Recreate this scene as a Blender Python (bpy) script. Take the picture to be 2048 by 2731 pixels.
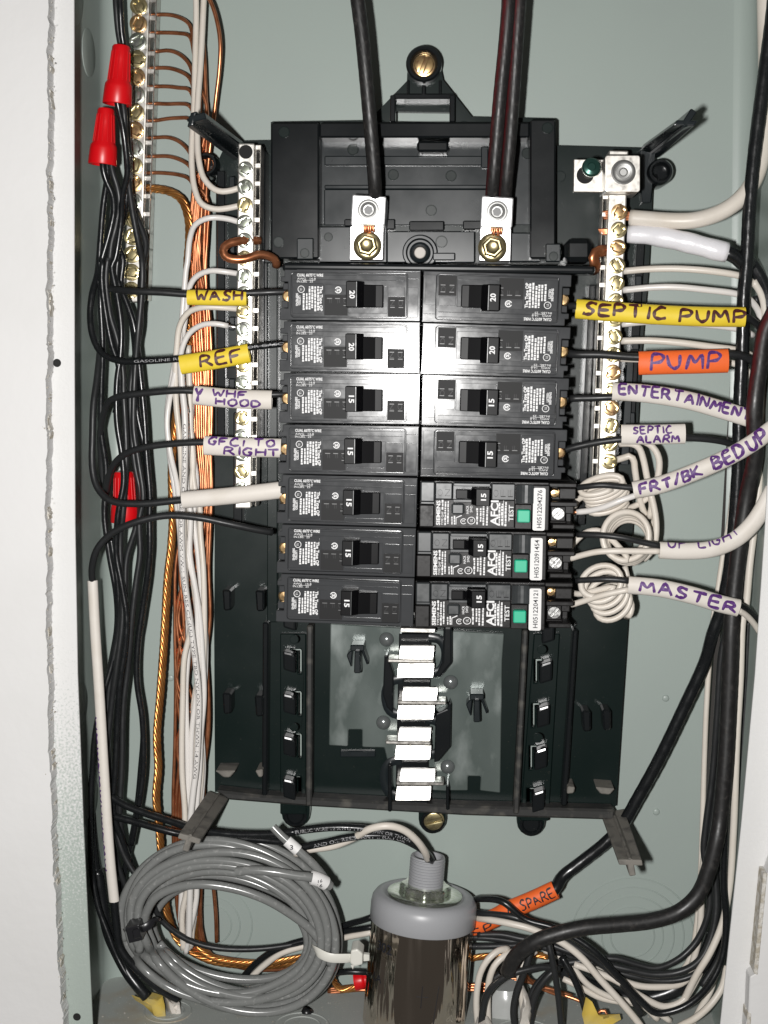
import bpy, bmesh, math, random
from mathutils import Vector, Matrix
from mathutils.geometry import tessellate_polygon
for o in list(bpy.data.objects): bpy.data.objects.remove(o)
S = bpy.context.scene; C = S.collection
random.seed(7)
# ---------------------------------------------------------------- camera
# world: X right, Z up, the back of the box is the plane Y=0 and depth h (mm) grows towards the viewer (Y=-h)
FPX, CX, CZ, CH = 3651.73, .01801, -.04222, .75
aa, bb, cc = .1135, .05276, .01269
def m3(r): return Matrix(r)
RX = m3(((1,0,0),(0,math.cos(aa),-math.sin(aa)),(0,math.sin(aa),math.cos(aa))))
RY = m3(((math.cos(bb),0,math.sin(bb)),(0,1,0),(-math.sin(bb),0,math.cos(bb))))
RZ = m3(((math.cos(cc),-math.sin(cc),0),(math.sin(cc),math.cos(cc),0),(0,0,1)))
MM = RZ @ RX @ RY
def wv(r): return Vector((r[0], r[2], -r[1]))
right, down, fwd = wv(MM[0]), wv(MM[1]), wv(MM[2])
CAM = Vector((CX, -CH, CZ))
cd = bpy.data.cameras.new('camera'); cam = bpy.data.objects.new('camera', cd); C.objects.link(cam)
mw = Matrix.Identity(4)
for i, v in enumerate((right, -down, -fwd)):
    for k in range(3): mw[k][i] = v[k]
mw.translation = CAM
cam.matrix_world = mw
cd.sensor_fit = 'VERTICAL'; cd.sensor_height = 24; cd.lens = FPX/2731*24
cd.clip_start = .01; cd.clip_end = 20
S.camera = cam
# ---------------------------------------------------------------- world and the camera's flash
w = bpy.data.worlds.new('World'); S.world = w; w.use_nodes = True
bg = w.node_tree.nodes['Background']; bg.inputs[0].default_value = (1, .93, .86, 1); bg.inputs[1].default_value = .05
ld = bpy.data.lights.new('flash', 'AREA'); ld.shape = 'RECTANGLE'; ld.size = .012; ld.size_y = .022
ld.energy = 5.6; ld.color = (1, .985, .965)
fl = bpy.data.objects.new('flash', ld); C.objects.link(fl)
fl.location = CAM + Vector((-.046, 0, -.016)); fl.rotation_euler = fwd.to_track_quat('-Z', 'Y').to_euler()
S.view_settings.view_transform = 'Standard'; S.view_settings.look = 'None'
S.view_settings.exposure = 0; S.view_settings.gamma = 1
S.cycles.max_bounces = 8; S.cycles.glossy_bounces = 4; S.cycles.caustics_reflective = False

# ---------------------------------------------------------------- pixel -> place
def P(x, y, h):
    v = right*((x-1024)/FPX) + down*((y-1365.5)/FPX) + fwd
    t = (-h/1000 - CAM.y)/v.y
    return CAM + v*t
def Z(ox, oy, wd): return (ox, oy, wd/1659)
REG = dict(A=Z(0,0,700), B=Z(650,0,700), C=Z(1350,0,698), D=Z(0,650,750), E=Z(700,650,500), F=Z(1100,650,500),
           G=Z(1500,650,548), H=Z(700,1150,500), I=Z(1090,1250,500), J=Z(1450,1150,598), K=Z(0,1350,700),
           L=Z(550,1600,700), M=Z(1150,1600,898), N=Z(100,2050,800), O=Z(850,2050,650), Q=Z(1350,2050,698), S=(0,0,1))
def px(r, x, y):
    a = REG[r]; return a[0]+x*a[2], a[1]+y*a[2]
def PR(r, x, y, h):
    return P(*px(r, x, y), h)
def path(*spec, h=40):
    out = []; last = None
    for i in range(0, len(spec), 2):
        for p in spec[i+1]:
            if len(p) > 2: h = p[2]
            q = px(spec[i], p[0], p[1])
            if last and math.hypot(q[0]-last[0], q[1]-last[1]) < 4.5: continue
            last = q; out.append(P(*q, h))
    return out

# ---------------------------------------------------------------- materials
def mat(name, col, rough=.5, metal=0, spec=.5, noise=None, bump=None, rvar=None, dust=None, coat=0, stretch=None):
    m = bpy.data.materials.new(name); m.use_nodes = True
    nt = m.node_tree; N = nt.nodes; L = nt.links; b = N['Principled BSDF']
    col = tuple(col)+(1,)
    b.inputs['Base Color'].default_value = col; b.inputs['Roughness'].default_value = rough
    b.inputs['Metallic'].default_value = metal; b.inputs['Specular IOR Level'].default_value = spec
    if coat: b.inputs['Coat Weight'].default_value = coat; b.inputs['Coat Roughness'].default_value = .12
    tc = N.new('ShaderNodeTexCoord')
    oi = N.new('ShaderNodeObjectInfo'); va = N.new('ShaderNodeVectorMath'); va.operation = 'ADD'
    L.new(tc.outputs['Object'], va.inputs[0]); L.new(oi.outputs['Random'], va.inputs[1]); vec = va.outputs[0]
    if stretch:
        mp = N.new('ShaderNodeMapping'); mp.inputs['Scale'].default_value = stretch; L.new(vec, mp.inputs[0]); vec = mp.outputs[0]
    def nz(scale, detail=4):
        n = N.new('ShaderNodeTexNoise'); n.inputs['Scale'].default_value = scale; n.inputs['Detail'].default_value = detail
        L.new(vec, n.inputs['Vector']); return n
    last = None
    def mix(fac, c1, c2):
        x = N.new('ShaderNodeMix'); x.data_type = 'RGBA'
        L.new(fac, x.inputs[0])
        if isinstance(c1, tuple): x.inputs[6].default_value = c1
        else: L.new(c1, x.inputs[6])
        x.inputs[7].default_value = c2
        return x.outputs[2]
    def ramp(src, a, b_):
        r = N.new('ShaderNodeMapRange'); r.inputs[1].default_value = a; r.inputs[2].default_value = b_
        L.new(src, r.inputs[0]); return r.outputs[0]
    cur = col
    if noise:
        sc, c2, a, b_ = noise
        cur = mix(ramp(nz(sc).outputs[0], a, b_), cur, tuple(c2)+(1,))
    if dust:
        sc, c2, a, b_ = dust
        cur = mix(ramp(nz(sc, 8).outputs[0], a, b_), cur, tuple(c2)+(1,))
    if not isinstance(cur, tuple): L.new(cur, b.inputs['Base Color'])
    if rvar:
        sc, lo, hi = rvar
        r = N.new('ShaderNodeMapRange'); r.inputs[1].default_value = .3; r.inputs[2].default_value = .7
        r.inputs[3].default_value = lo; r.inputs[4].default_value = hi
        L.new(nz(sc, 5).outputs[0], r.inputs[0]); L.new(r.outputs[0], b.inputs['Roughness'])
    if bump:
        sc, st, dist = bump
        bn = N.new('ShaderNodeBump'); bn.inputs['Strength'].default_value = st; bn.inputs['Distance'].default_value = dist
        L.new(nz(sc, 3).outputs[0], bn.inputs['Height']); L.new(bn.outputs[0], b.inputs['Normal'])
    return m
M_BOX = mat('grey_green_enamel', (.345,.40,.37), .36, 0, .45, noise=(9,(.335,.385,.36),.4,.6), bump=(900,.05,.0004))
M_FLANGE = mat('sprayed_flange', (.74,.735,.72), .6, 0, .3, bump=(700,.2,.0006))
M_DRY = mat('drywall_paint', (.685,.68,.675), .75, 0, .2, noise=(9,(.63,.625,.615),.42,.72), bump=(160,.22,.001))
M_CRUMB = mat('drywall_gypsum', (.42,.38,.31), .9, 0, .1, noise=(300,(.62,.60,.56),.4,.6), bump=(900,.7,.001))
M_BLK = mat('black_plastic', (.0045,.0105,.0095), .25, 0, .42, rvar=(25,.22,.28), dust=(650,(.085,.075,.06),.66,1.0))
M_BLKT = mat('black_plastic_frame', (.008,.0095,.0105), .22, 0, .38, rvar=(30,.18,.25), dust=(900,(.08,.075,.065),.68,1.0))
M_STEP = mat('pale_black_plastic', (.012,.016,.018), .26, 0, .45, rvar=(40,.22,.3))
M_DUSTY = mat('dusty_black_plastic', (.20,.188,.168), .75, 0, .2, noise=(110,(.10,.095,.088),.5,.72), dust=(900,(.27,.25,.22),.6,.9))
M_DUSTL = mat('lightly_dusted_plastic', (.03,.03,.029), .55, 0, .35, noise=(130,(.085,.08,.07),.5,.7), dust=(900,(.16,.15,.13),.64,.9))
M_BRK = mat('breaker_plastic', (.052,.054,.057), .14, 0, .31, rvar=(160,.12,.17), dust=(1100,(.11,.11,.11),.66,.95), bump=(120,.05,.0003))
M_BRKD = mat('breaker_dark_inset', (.012,.012,.0125), .5, 0, .16)
M_HAND = mat('handle_plastic', (.0028,.0028,.0035), .35, 0, .16)
M_AF = mat('arc_fault_plastic', (.013,.012,.012), .42, 0, .3, dust=(1200,(.10,.10,.10),.66,.85), rvar=(500,.3,.5))
M_AFG = mat('arc_fault_gloss', (.038,.042,.044), .33, 0, .6, rvar=(240,.26,.42))
M_GREEN = mat('test_button_green', (.02,.46,.27), .4)
M_PRINT = mat('white_print', (.82,.82,.82), .6)
M_PRG = mat('grey_wire_print', (.34,.34,.35), .6)
M_INK = mat('black_ink', (.015,.015,.02), .6)
M_RAIS = mat('pale_emboss', (.15,.15,.15), .4)  # paler grey for thin bars along the embossed letters
M_EMB = mat('dark_emboss', (.028,.028,.029), .45, 0, .3)
M_PURP = mat('purple_marker', (.085,.022,.16), .5, noise=(900,(.17,.08,.27),.5,.7))
M_BRN = mat('brown_marker', (.06,.012,.012), .45, noise=(900,(.12,.03,.02),.5,.7))
M_BAR = mat('tin_plate', (.64,.62,.58), .38, .9, .5, rvar=(400,.28,.5), noise=(300,(.52,.49,.45),.5,.7))
M_ALU = mat('aluminium_lug', (.93,.93,.94), .42, 1, .5, rvar=(600,.36,.48))
M_ALUD = mat('aluminium_hex', (.38,.38,.37), .42, .8, .5)
M_HEX = mat('hex_socket_metal', (.16,.16,.16), .5, .5)
M_SCR = mat('silver_screw', (.55,.55,.54), .28, .9, .5, rvar=(700,.2,.4))
M_DOME = mat('shiny_dome', (.26,.28,.28), .2, .6, .8)
M_STAB = mat('bus_stab_tin', (.92,.91,.88), .33, 1, .5, rvar=(220,.24,.44), noise=(120,(.74,.72,.66),.5,.75), bump=(140,.25,.0006))
M_ZINC = mat('yellow_zinc', (.72,.62,.34), .24, .92, .5, noise=(500,(.60,.50,.28),.45,.6))
M_ZINC2 = mat('clear_zinc', (.70,.72,.66), .22, .92, .5, noise=(500,(.55,.60,.48),.45,.6))
M_BRASS = mat('brass_screw', (.80,.55,.27), .24, .9, .5, noise=(500,(.55,.33,.18),.45,.65))
M_GSCR = mat('green_screw', (.03,.085,.07), .25, .6, .5)
M_CU = mat('copper', (.64,.255,.125), .3, .82, .5, noise=(180,(.42,.15,.065),.4,.65))
M_CUD = mat('copper_stranded', (.70,.33,.10), .3, .82, .5, noise=(150,(.46,.19,.055),.4,.65))
M_WB = mat('black_insulation', (.009,.010,.011), .27, 0, .5, rvar=(200,.2,.36), bump=(160,.2,.0008), dust=(900,(.06,.06,.06),.66,1.0))
M_WBM = mat('charcoal_insulation', (.018,.019,.020), .42, 0, .45, rvar=(150,.34,.5), bump=(160,.2,.0008), dust=(900,(.07,.07,.07),.66,1.0))
M_WW = mat('white_insulation', (.70,.645,.575), .38, 0, .45, noise=(60,(.64,.575,.49),.5,.8), bump=(160,.2,.0008))
M_WW2 = mat('bright_white_insulation', (.74,.71,.68), .3, 0, .5)
M_TAPE = mat('white_tape', (.78,.77,.80), .32, 0, .5, bump=(120,.3,.002))
M_CAB = mat('black_cable_red_stripe', (.014,.0135,.0135), .46, 0, .5, rvar=(300,.36,.56), noise=(420,(.04,.036,.034),.55,.75))  # lighter grey patches put the satin sheen into the colour
M_GREY = mat('grey_cable_jacket', (.19,.195,.19), .22, 0, .55, dust=(420,(.36,.36,.35),.58,.85))
M_SLV = mat('ivory_sleeve', (.71,.665,.61), .5, 0, .3, noise=(70,(.66,.61,.54),.5,.75), bump=(95,.3,.0012))
M_YEL = mat('yellow_sleeve', (.80,.60,.045), .48, 0, .35, noise=(80,(.74,.52,.03),.5,.75), bump=(95,.3,.0012))
M_ORG = mat('orange_sleeve', (.85,.145,.03), .5, 0, .3, bump=(95,.3,.0012), dust=(700,(.4,.05,.01),.70,.74))
M_RED = mat('red_wire_nut', (.66,.004,.008), .36, 0, .5)
M_YSH = mat('yellow_sheath', (.72,.52,.10), .45, 0, .4, noise=(60,(.62,.5,.2),.4,.6))
M_CHR = mat('chrome', (.80,.70,.60), .05, 1, .5, rvar=(60,.03,.16), bump=(45,1,.004), stretch=(1.6,1.6,.16))
M_CAP = mat('grey_pvc', (.35,.355,.37), .36, 0, .45, dust=(800,(.32,.32,.33),.62,.85))
M_NYL = mat('natural_nylon', (.70,.69,.63), .4, 0, .4)
M_TIE = mat('black_nylon', (.014,.014,.016), .3, 0, .5)
M_LBL = mat('label_paper', (.80,.79,.78), .55)
M_STK = mat('sticker', (.62,.58,.53), .6)
M_SHLD = mat('insulating_shield', (.11,.135,.126), .26, .25, .9, rvar=(38,.16,.36), dust=(46,(.36,.40,.385),.52,.76), bump=(26,.3,.002), stretch=(1,1,.55))  # pale streaks put cloudy sheen into the colour, besides dusty smudges
M_CLR = mat('clear_sheath', (.42,.43,.42), .2, 0, .5)
M_DARK = mat('hole_shade', (.006,.006,.006), .8)  # black colour standing for the shade inside holes
M_HOLE = mat('stamped_edge', (.27,.31,.285), .5)
M_FLOOR = mat('dusty_floor_paint', (.37,.39,.37), .55, 0, .35, noise=(26,(.36,.30,.22),.58,.75), dust=(600,(.62,.60,.56),.64,.8))
# the flange: white overspray that thins out to the bare enamel low down on the left
def flange_spray():
    m = M_FLANGE; nt = m.node_tree; N = nt.nodes; L = nt.links; b = N['Principled BSDF']
    g = N.new('ShaderNodeNewGeometry'); sp = N.new('ShaderNodeSeparateXYZ'); L.new(g.outputs['Position'], sp.inputs[0])
    r = N.new('ShaderNodeMapRange'); r.inputs[1].default_value = -.15; r.inputs[2].default_value = -.40
    L.new(sp.outputs[2], r.inputs[0])
    rx = N.new('ShaderNodeMapRange'); rx.inputs[1].default_value = .0; rx.inputs[2].default_value = -.1; L.new(sp.outputs[0], rx.inputs[0])
    mu = N.new('ShaderNodeMath'); mu.operation = 'MULTIPLY'; L.new(r.outputs[0], mu.inputs[0]); L.new(rx.outputs[0], mu.inputs[1])
    n = N.new('ShaderNodeTexNoise'); n.inputs['Scale'].default_value = 850; n.inputs['Detail'].default_value = 2
    L.new(g.outputs['Position'], n.inputs['Vector'])
    ad = N.new('ShaderNodeMath'); ad.operation = 'ADD'; L.new(mu.outputs[0], ad.inputs[0]); L.new(n.outputs[0], ad.inputs[1])
    s2 = N.new('ShaderNodeMapRange'); s2.inputs[1].default_value = .78; s2.inputs[2].default_value = 1.15; L.new(ad.outputs[0], s2.inputs[0])
    x = N.new('ShaderNodeMix'); x.data_type = 'RGBA'; x.inputs[6].default_value = (.665,.662,.655,1); x.inputs[7].default_value = (.36,.41,.375,1)
    L.new(s2.outputs[0], x.inputs[0]); L.new(x.outputs[2], b.inputs['Base Color'])
flange_spray()
# red stripe that winds round the heavy cables (uses the tube's own UV: x along the length in metres, y round it)
def stripe(m, pitch, off, col, wd=.1):
    nt = m.node_tree; N = nt.nodes; L = nt.links; b = N['Principled BSDF']
    uv = N.new('ShaderNodeUVMap'); sp = N.new('ShaderNodeSeparateXYZ'); L.new(uv.outputs[0], sp.inputs[0])
    a = N.new('ShaderNodeMath'); a.operation = 'MULTIPLY_ADD'; a.inputs[1].default_value = pitch; L.new(sp.outputs[0], a.inputs[0]); L.new(sp.outputs[1], a.inputs[2])
    f = N.new('ShaderNodeMath'); f.operation = 'ADD'; f.inputs[1].default_value = off; L.new(a.outputs[0], f.inputs[0])
    fr = N.new('ShaderNodeMath'); fr.operation = 'FRACT'; L.new(f.outputs[0], fr.inputs[0])
    pp = N.new('ShaderNodeMath'); pp.operation = 'PINGPONG'; pp.inputs[1].default_value = .5; L.new(fr.outputs[0], pp.inputs[0])
    n = N.new('ShaderNodeTexNoise'); n.inputs['Scale'].default_value = 190; L.new(uv.outputs[0], n.inputs['Vector'])
    su = N.new('ShaderNodeMath'); su.operation = 'MULTIPLY_ADD'; su.inputs[1].default_value = .34; L.new(n.outputs[0], su.inputs[0]); L.new(pp.outputs[0], su.inputs[2])
    r = N.new('ShaderNodeMapRange'); r.inputs[1].default_value = wd+.22; r.inputs[2].default_value = wd+.12; L.new(su.outputs[0], r.inputs[0])
    x = N.new('ShaderNodeMix'); x.data_type = 'RGBA'; x.inputs[7].default_value = tuple(col)+(1,)
    if b.inputs['Base Color'].links: L.new(b.inputs['Base Color'].links[0].from_socket, x.inputs[6])
    L.new(r.outputs[0], x.inputs[0]); L.new(x.outputs[2], b.inputs['Base Color'])
M_CABP = M_CAB.copy(); M_CABP.name = 'black_cable'
stripe(M_CAB, 1.4, .09, (.085,.007,.009), .05)

# ---------------------------------------------------------------- mesh builder
class MB:
    def __init__(s): s.v = []; s.f = []; s.uv = {}
    def add(s, vs, fs):
        k = len(s.v); s.v += [Vector(p) for p in vs]; s.f += [tuple(i+k for i in f) for f in fs]; return k
    def solid(s, loops_front, d):
        """loops_front: outer loop (+ holes) of points; extruded by vector d"""
        fl = [p for lp in loops_front for p in lp]
        n = len(fl); k = len(s.v)
        s.v += [Vector(p) for p in fl] + [Vector(p)+d for p in fl]
        if len(loops_front) == 1 and n <= 4:
            tr = [tuple(range(n))]
        else:
            # project on the two axes across d for the fill
            e = d.normalized(); u = e.orthogonal().normalized(); t = e.cross(u)
            tr = tessellate_polygon([[Vector((Vector(p).dot(u), Vector(p).dot(t), 0)) for p in lp] for lp in loops_front])
            if len(loops_front) == 1: tr = [tuple(range(n))]
        s.f += [tuple(k+i for i in f) for f in tr] + [tuple(k+n+i for i in reversed(f)) for f in tr]
        o = 0
        for lp in loops_front:
            m = len(lp)
            for i in range(m):
                j = (i+1) % m
                s.f.append((k+o+i, k+n+o+i, k+n+o+j, k+o+j))
            o += m
    def prism(s, poly, h0, h1, holes=()):
        """poly in photo pixels at height h1 (mm), standing on height h0"""
        s.solid([[P(x, y, h1) for x, y in lp] for lp in [poly]+list(holes)], Vector((0, (h1-h0)/1000, 0)))
    def rp(s, r, poly, h0, h1): s.prism([px(r, x, y) for x, y in poly], h0, h1)
    def rect(s, r, x0, y0, x1, y1, h0, h1): s.rp(r, [(x0,y0),(x1,y0),(x1,y1),(x0,y1)], h0, h1)
    def lprism(s, poly, h0, h1, holes=()):
        """poly in local mm (x right, z up), between heights h0..h1 mm in front of the local origin"""
        s.solid([[Vector((x/1000, -h1/1000, z/1000)) for x, z in lp] for lp in [poly]+list(holes)], Vector((0, (h1-h0)/1000, 0)))
    def lrect(s, x0, z0, x1, z1, h0, h1, r=0):
        s.lprism(rr(x0, z0, x1, z1, r), h0, h1)
    def lathe(s, c, prof, n=20, ax=Vector((0,-1,0)), lobes=None):
        """prof: (radius mm, distance along the axis mm)"""
        u = ax.orthogonal().normalized(); t = ax.cross(u); k = len(s.v)
        for r, a in prof:
            for i in range(n):
                th = 2*math.pi*i/n; q = r
                if lobes: q = r*(1+lobes[1]*math.cos(lobes[0]*th))
                s.v.append(c + ax*(a/1000) + (u*math.cos(th)+t*math.sin(th))*(q/1000))
        for j in range(len(prof)-1):
            for i in range(n):
                i2 = (i+1) % n
                s.f.append((k+j*n+i, k+j*n+i2, k+(j+1)*n+i2, k+(j+1)*n+i))
        if prof[0][0] > 1e-6: s.f.append(tuple(k+i for i in reversed(range(n))))
        if prof[-1][0] > 1e-6: s.f.append(tuple(k+(len(prof)-1)*n+i for i in range(n)))
    def tube(s, tb, r, n=10, rn=None, lobes=None, caps=True, r_of=None, s0=0, s1=None, inner=False, face=False):
        """tb: Tube path. r mm across, rn mm in depth; lobes=(count, amount, turns per metre)"""
        rn = rn or r; s1 = tb.len if s1 is None else s1
        m = max(2, int((s1-s0)/.0022)); k = len(s.v)
        for j in range(m+1):
            a = s0+(s1-s0)*j/m; c, T, Nn, B = tb.at(a, twist_free=not face)
            f = r_of(j/m) if r_of else 1
            for i in range(n):
                th = 2*math.pi*i/n; q = f
                if lobes: q *= 1+lobes[1]*(abs(math.cos(lobes[0]*.5*(th-2*math.pi*lobes[2]*a)))-.6)
                s.uv[len(s.v)] = (a, i/n)
                s.v.append(c + (Nn*math.cos(th)*rn + B*math.sin(th)*r)*(q/1000))
        for j in range(m):
            for i in range(n):
                i2 = (i+1) % n; fc = (k+j*n+i, k+j*n+i2, k+(j+1)*n+i2, k+(j+1)*n+i)
                s.f.append(fc[::-1] if inner else fc)
        if caps:
            s.f.append(tuple(k+i for i in reversed(range(n)))); s.f.append(tuple(k+m*n+i for i in range(n)))
        return k, m, n
    def sleeve(s, tb, r, rn, s0=0, s1=None, th=.55, n=16):
        a = s.tube(tb, r, n, rn, caps=False, s0=s0, s1=s1)
        b = s.tube(tb, r-th, n, rn-th, caps=False, s0=s0, s1=s1, inner=True)
        for e in (0, a[1]):
            for i in range(n):
                i2 = (i+1) % n
                q = (a[0]+e*n+i, a[0]+e*n+i2, b[0]+e*n+i2, b[0]+e*n+i)
                s.f.append(q if e else q[::-1])
    def build(s, name, m, parent=None, bevel=0, seg=1, smooth=None, recalc=True, org=None, label=None):
        me = bpy.data.meshes.new(name)
        o0 = org if org is not None else Vector((0,0,0))
        me.from_pydata([tuple(p-o0) for p in s.v], [], s.f)
        if s.uv:
            ul = me.uv_layers.new(name='UVMap')
            for po in me.polygons:
                ys = [s.uv.get(me.loops[l].vertex_index, (0,0))[1] for l in po.loop_indices]
                wrap = max(ys)-min(ys) > .5
                for l, y in zip(po.loop_indices, ys):
                    x = s.uv.get(me.loops[l].vertex_index, (0,0))[0]
                    ul.data[l].uv = (x, y+1 if wrap and y < .5 else y)
        if bevel or recalc:
            bm = bmesh.new(); bm.from_mesh(me)
            if recalc: bmesh.ops.recalc_face_normals(bm, faces=bm.faces)
            if bevel:
                es = [e for e in bm.edges if len(e.link_faces) == 2 and e.calc_face_angle(0) > .5]
                bmesh.ops.bevel(bm, geom=es, offset=bevel/1000, segments=seg, affect='EDGES', clamp_overlap=True, profile=.6)
            bm.to_mesh(me); bm.free()
        if smooth is not None:
            me.polygons.foreach_set('use_smooth', [True]*len(me.polygons))
            if smooth < 3.1: me.set_sharp_from_angle(angle=smooth)
        me.materials.append(m)
        ob = bpy.data.objects.new(name, me); C.objects.link(ob)
        if parent is not None: ob.parent = parent
        elif org is not None: ob.location = org
        if label: ob['label'] = label
        return ob
def rr(x0, z0, x1, z1, r=0, n=3):
    if r <= 0: return [(x0,z0),(x1,z0),(x1,z1),(x0,z1)]
    sx = 1 if x1 > x0 else -1; sz = 1 if z1 > z0 else -1
    out = []
    for cx, cz, a in ((x0+sx*r, z0+sz*r, math.pi), (x1-sx*r, z0+sz*r, 1.5*math.pi), (x1-sx*r, z1-sz*r, 0), (x0+sx*r, z1-sz*r, .5*math.pi)):
        for i in range(n+1):
            t = a+i*math.pi/2/n
            out.append((cx+sx*r*math.cos(t), cz+sz*r*math.sin(t)))
    return out
class Tube:
    def __init__(s, pts, step=.002):
        pts = [Vector(p) for p in pts]
        q = [pts[0]*2-pts[1]]+pts+[pts[-1]*2-pts[-2]]
        out = []
        for i in range(1, len(q)-2):
            p0, p1, p2, p3 = q[i-1:i+3]
            n = max(2, int((p2-p1).length/step))
            t0 = 0; t1 = t0+max(1e-6,(p1-p0).length)**.5; t2 = t1+max(1e-6,(p2-p1).length)**.5; t3 = t2+max(1e-6,(p3-p2).length)**.5
            for k in range(n):
                t = t1+(t2-t1)*k/n
                a1 = p0*((t1-t)/(t1-t0))+p1*((t-t0)/(t1-t0)); a2 = p1*((t2-t)/(t2-t1))+p2*((t-t1)/(t2-t1)); a3 = p2*((t3-t)/(t3-t2))+p3*((t-t2)/(t3-t2))
                b1 = a1*((t2-t)/(t2-t0))+a2*((t-t0)/(t2-t0)); b2 = a2*((t3-t)/(t3-t1))+a3*((t-t1)/(t3-t1))
                out.append(b1*((t2-t)/(t2-t1))+b2*((t-t1)/(t2-t1)))
        out.append(pts[-1])
        s.p = out; s.d = [0]
        for i in range(1, len(out)): s.d.append(s.d[-1]+(out[i]-out[i-1]).length)
        s.len = s.d[-1]
        n = len(out); s.T = []
        for i in range(n):
            t = out[min(i+1,n-1)]-out[max(i-1,0)]; s.T.append(t.normalized())
        # parallel transported frame, started towards the viewer
        v = Vector((0,-1,0)); v -= s.T[0]*v.dot(s.T[0])
        if v.length < 1e-3: v = s.T[0].orthogonal()
        v.normalize(); s.Nn = [v]
        for i in range(1, n):
            v = s.Nn[-1]-s.T[i]*s.Nn[-1].dot(s.T[i]); v.normalize(); s.Nn.append(v)
    def at(s, a, twist_free=False):
        a = min(max(a, 0), s.len); lo, hi = 0, len(s.d)-1
        while hi-lo > 1:
            m = (lo+hi)//2
            if s.d[m] <= a: lo = m
            else: hi = m
        f = (a-s.d[lo])/max(1e-9, s.d[hi]-s.d[lo])
        c = s.p[lo].lerp(s.p[hi], f); T = s.T[lo].lerp(s.T[hi], f).normalized()
        if twist_free: Nn = s.Nn[lo].lerp(s.Nn[hi], f)
        else: Nn = Vector((0,-1,0))
        Nn = (Nn-T*Nn.dot(T)).normalized()
        return c, T, Nn, Nn.cross(T)
# ---------------------------------------------------------------- things
def thing(name, label, cat, loc, group=None):
    o = bpy.data.objects.new(name, None); C.objects.link(o); o.location = loc
    o.empty_display_size = .01
    o['label'] = label; o['category'] = cat
    if group: o['group'] = group
    return o
def tag(o, label, cat, group=None):
    o['label'] = label; o['category'] = cat
    if group: o['group'] = group
    return o
def part(name, mb, m, t, **k):
    k.setdefault('bevel', .3)
    return mb.build(name, m, t, org=t['_o'] if '_o' in t else Vector(t.location), **k)
def sub(name, mb, m, p, root, **k):
    o = mb.build(name, m, None, org=Vector(root.location), **k); o.location = (0,0,0); o.parent = p; return o
# ---------------------------------------------------------------- lettering
_tc = {}
def glyphs(s, bold=0):
    if (s, bold) in _tc: return _tc[s, bold]
    cu = bpy.data.curves.new('t', 'FONT'); cu.body = s; cu.size = 1; cu.resolution_u = 2; cu.offset = bold
    ob = bpy.data.objects.new('t', cu); C.objects.link(ob)
    bpy.context.view_layer.update()
    me = bpy.data.meshes.new_from_object(ob.evaluated_get(bpy.context.evaluated_depsgraph_get()))
    r = ([(v.co.x, v.co.y) for v in me.vertices], [tuple(p.vertices) for p in me.polygons])
    bpy.data.objects.remove(ob); bpy.data.meshes.remove(me); bpy.data.curves.remove(cu)
    _tc[s, bold] = r; return r
def text(mb, s, fn, hgt, wid=None, bold=.012, anchor=0):
    """printed text; fn(a, b) maps mm along / above the baseline to a point. hgt: capital height mm, wid: total width mm"""
    vs, fs = glyphs(s, bold)
    if not vs: return
    x0 = min(v[0] for v in vs); x1 = max(v[0] for v in vs); k = hgt/.69
    kx = wid/(x1-x0) if wid else k
    W_ = (x1-x0)*kx
    mb.add([fn((x-x0)*kx-anchor*W_, y*k) for x, y in vs], fs)
def flat(x, z, h, ang=0):
    c, s_ = math.cos(math.radians(ang)), math.sin(math.radians(ang))
    return lambda a, b: Vector(((x+a*c-b*s_)/1000, -h/1000, (z+a*s_+b*c)/1000))
def words_(mb, fn, length, hgt, y=0, rnd=random):
    """print too small to read: broken bars"""
    a = 0
    while a < length-.4:
        l = min(rnd.uniform(.5, 1.9), length-a)
        b0 = y+rnd.uniform(0,.12)*hgt; b1 = y+hgt*rnd.uniform(.7,1)
        mb.add([fn(a,b0), fn(a+l,b0), fn(a+l,b1), fn(a,b1)], [(0,1,2,3)])
        a += l+rnd.uniform(.18,.4)
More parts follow.
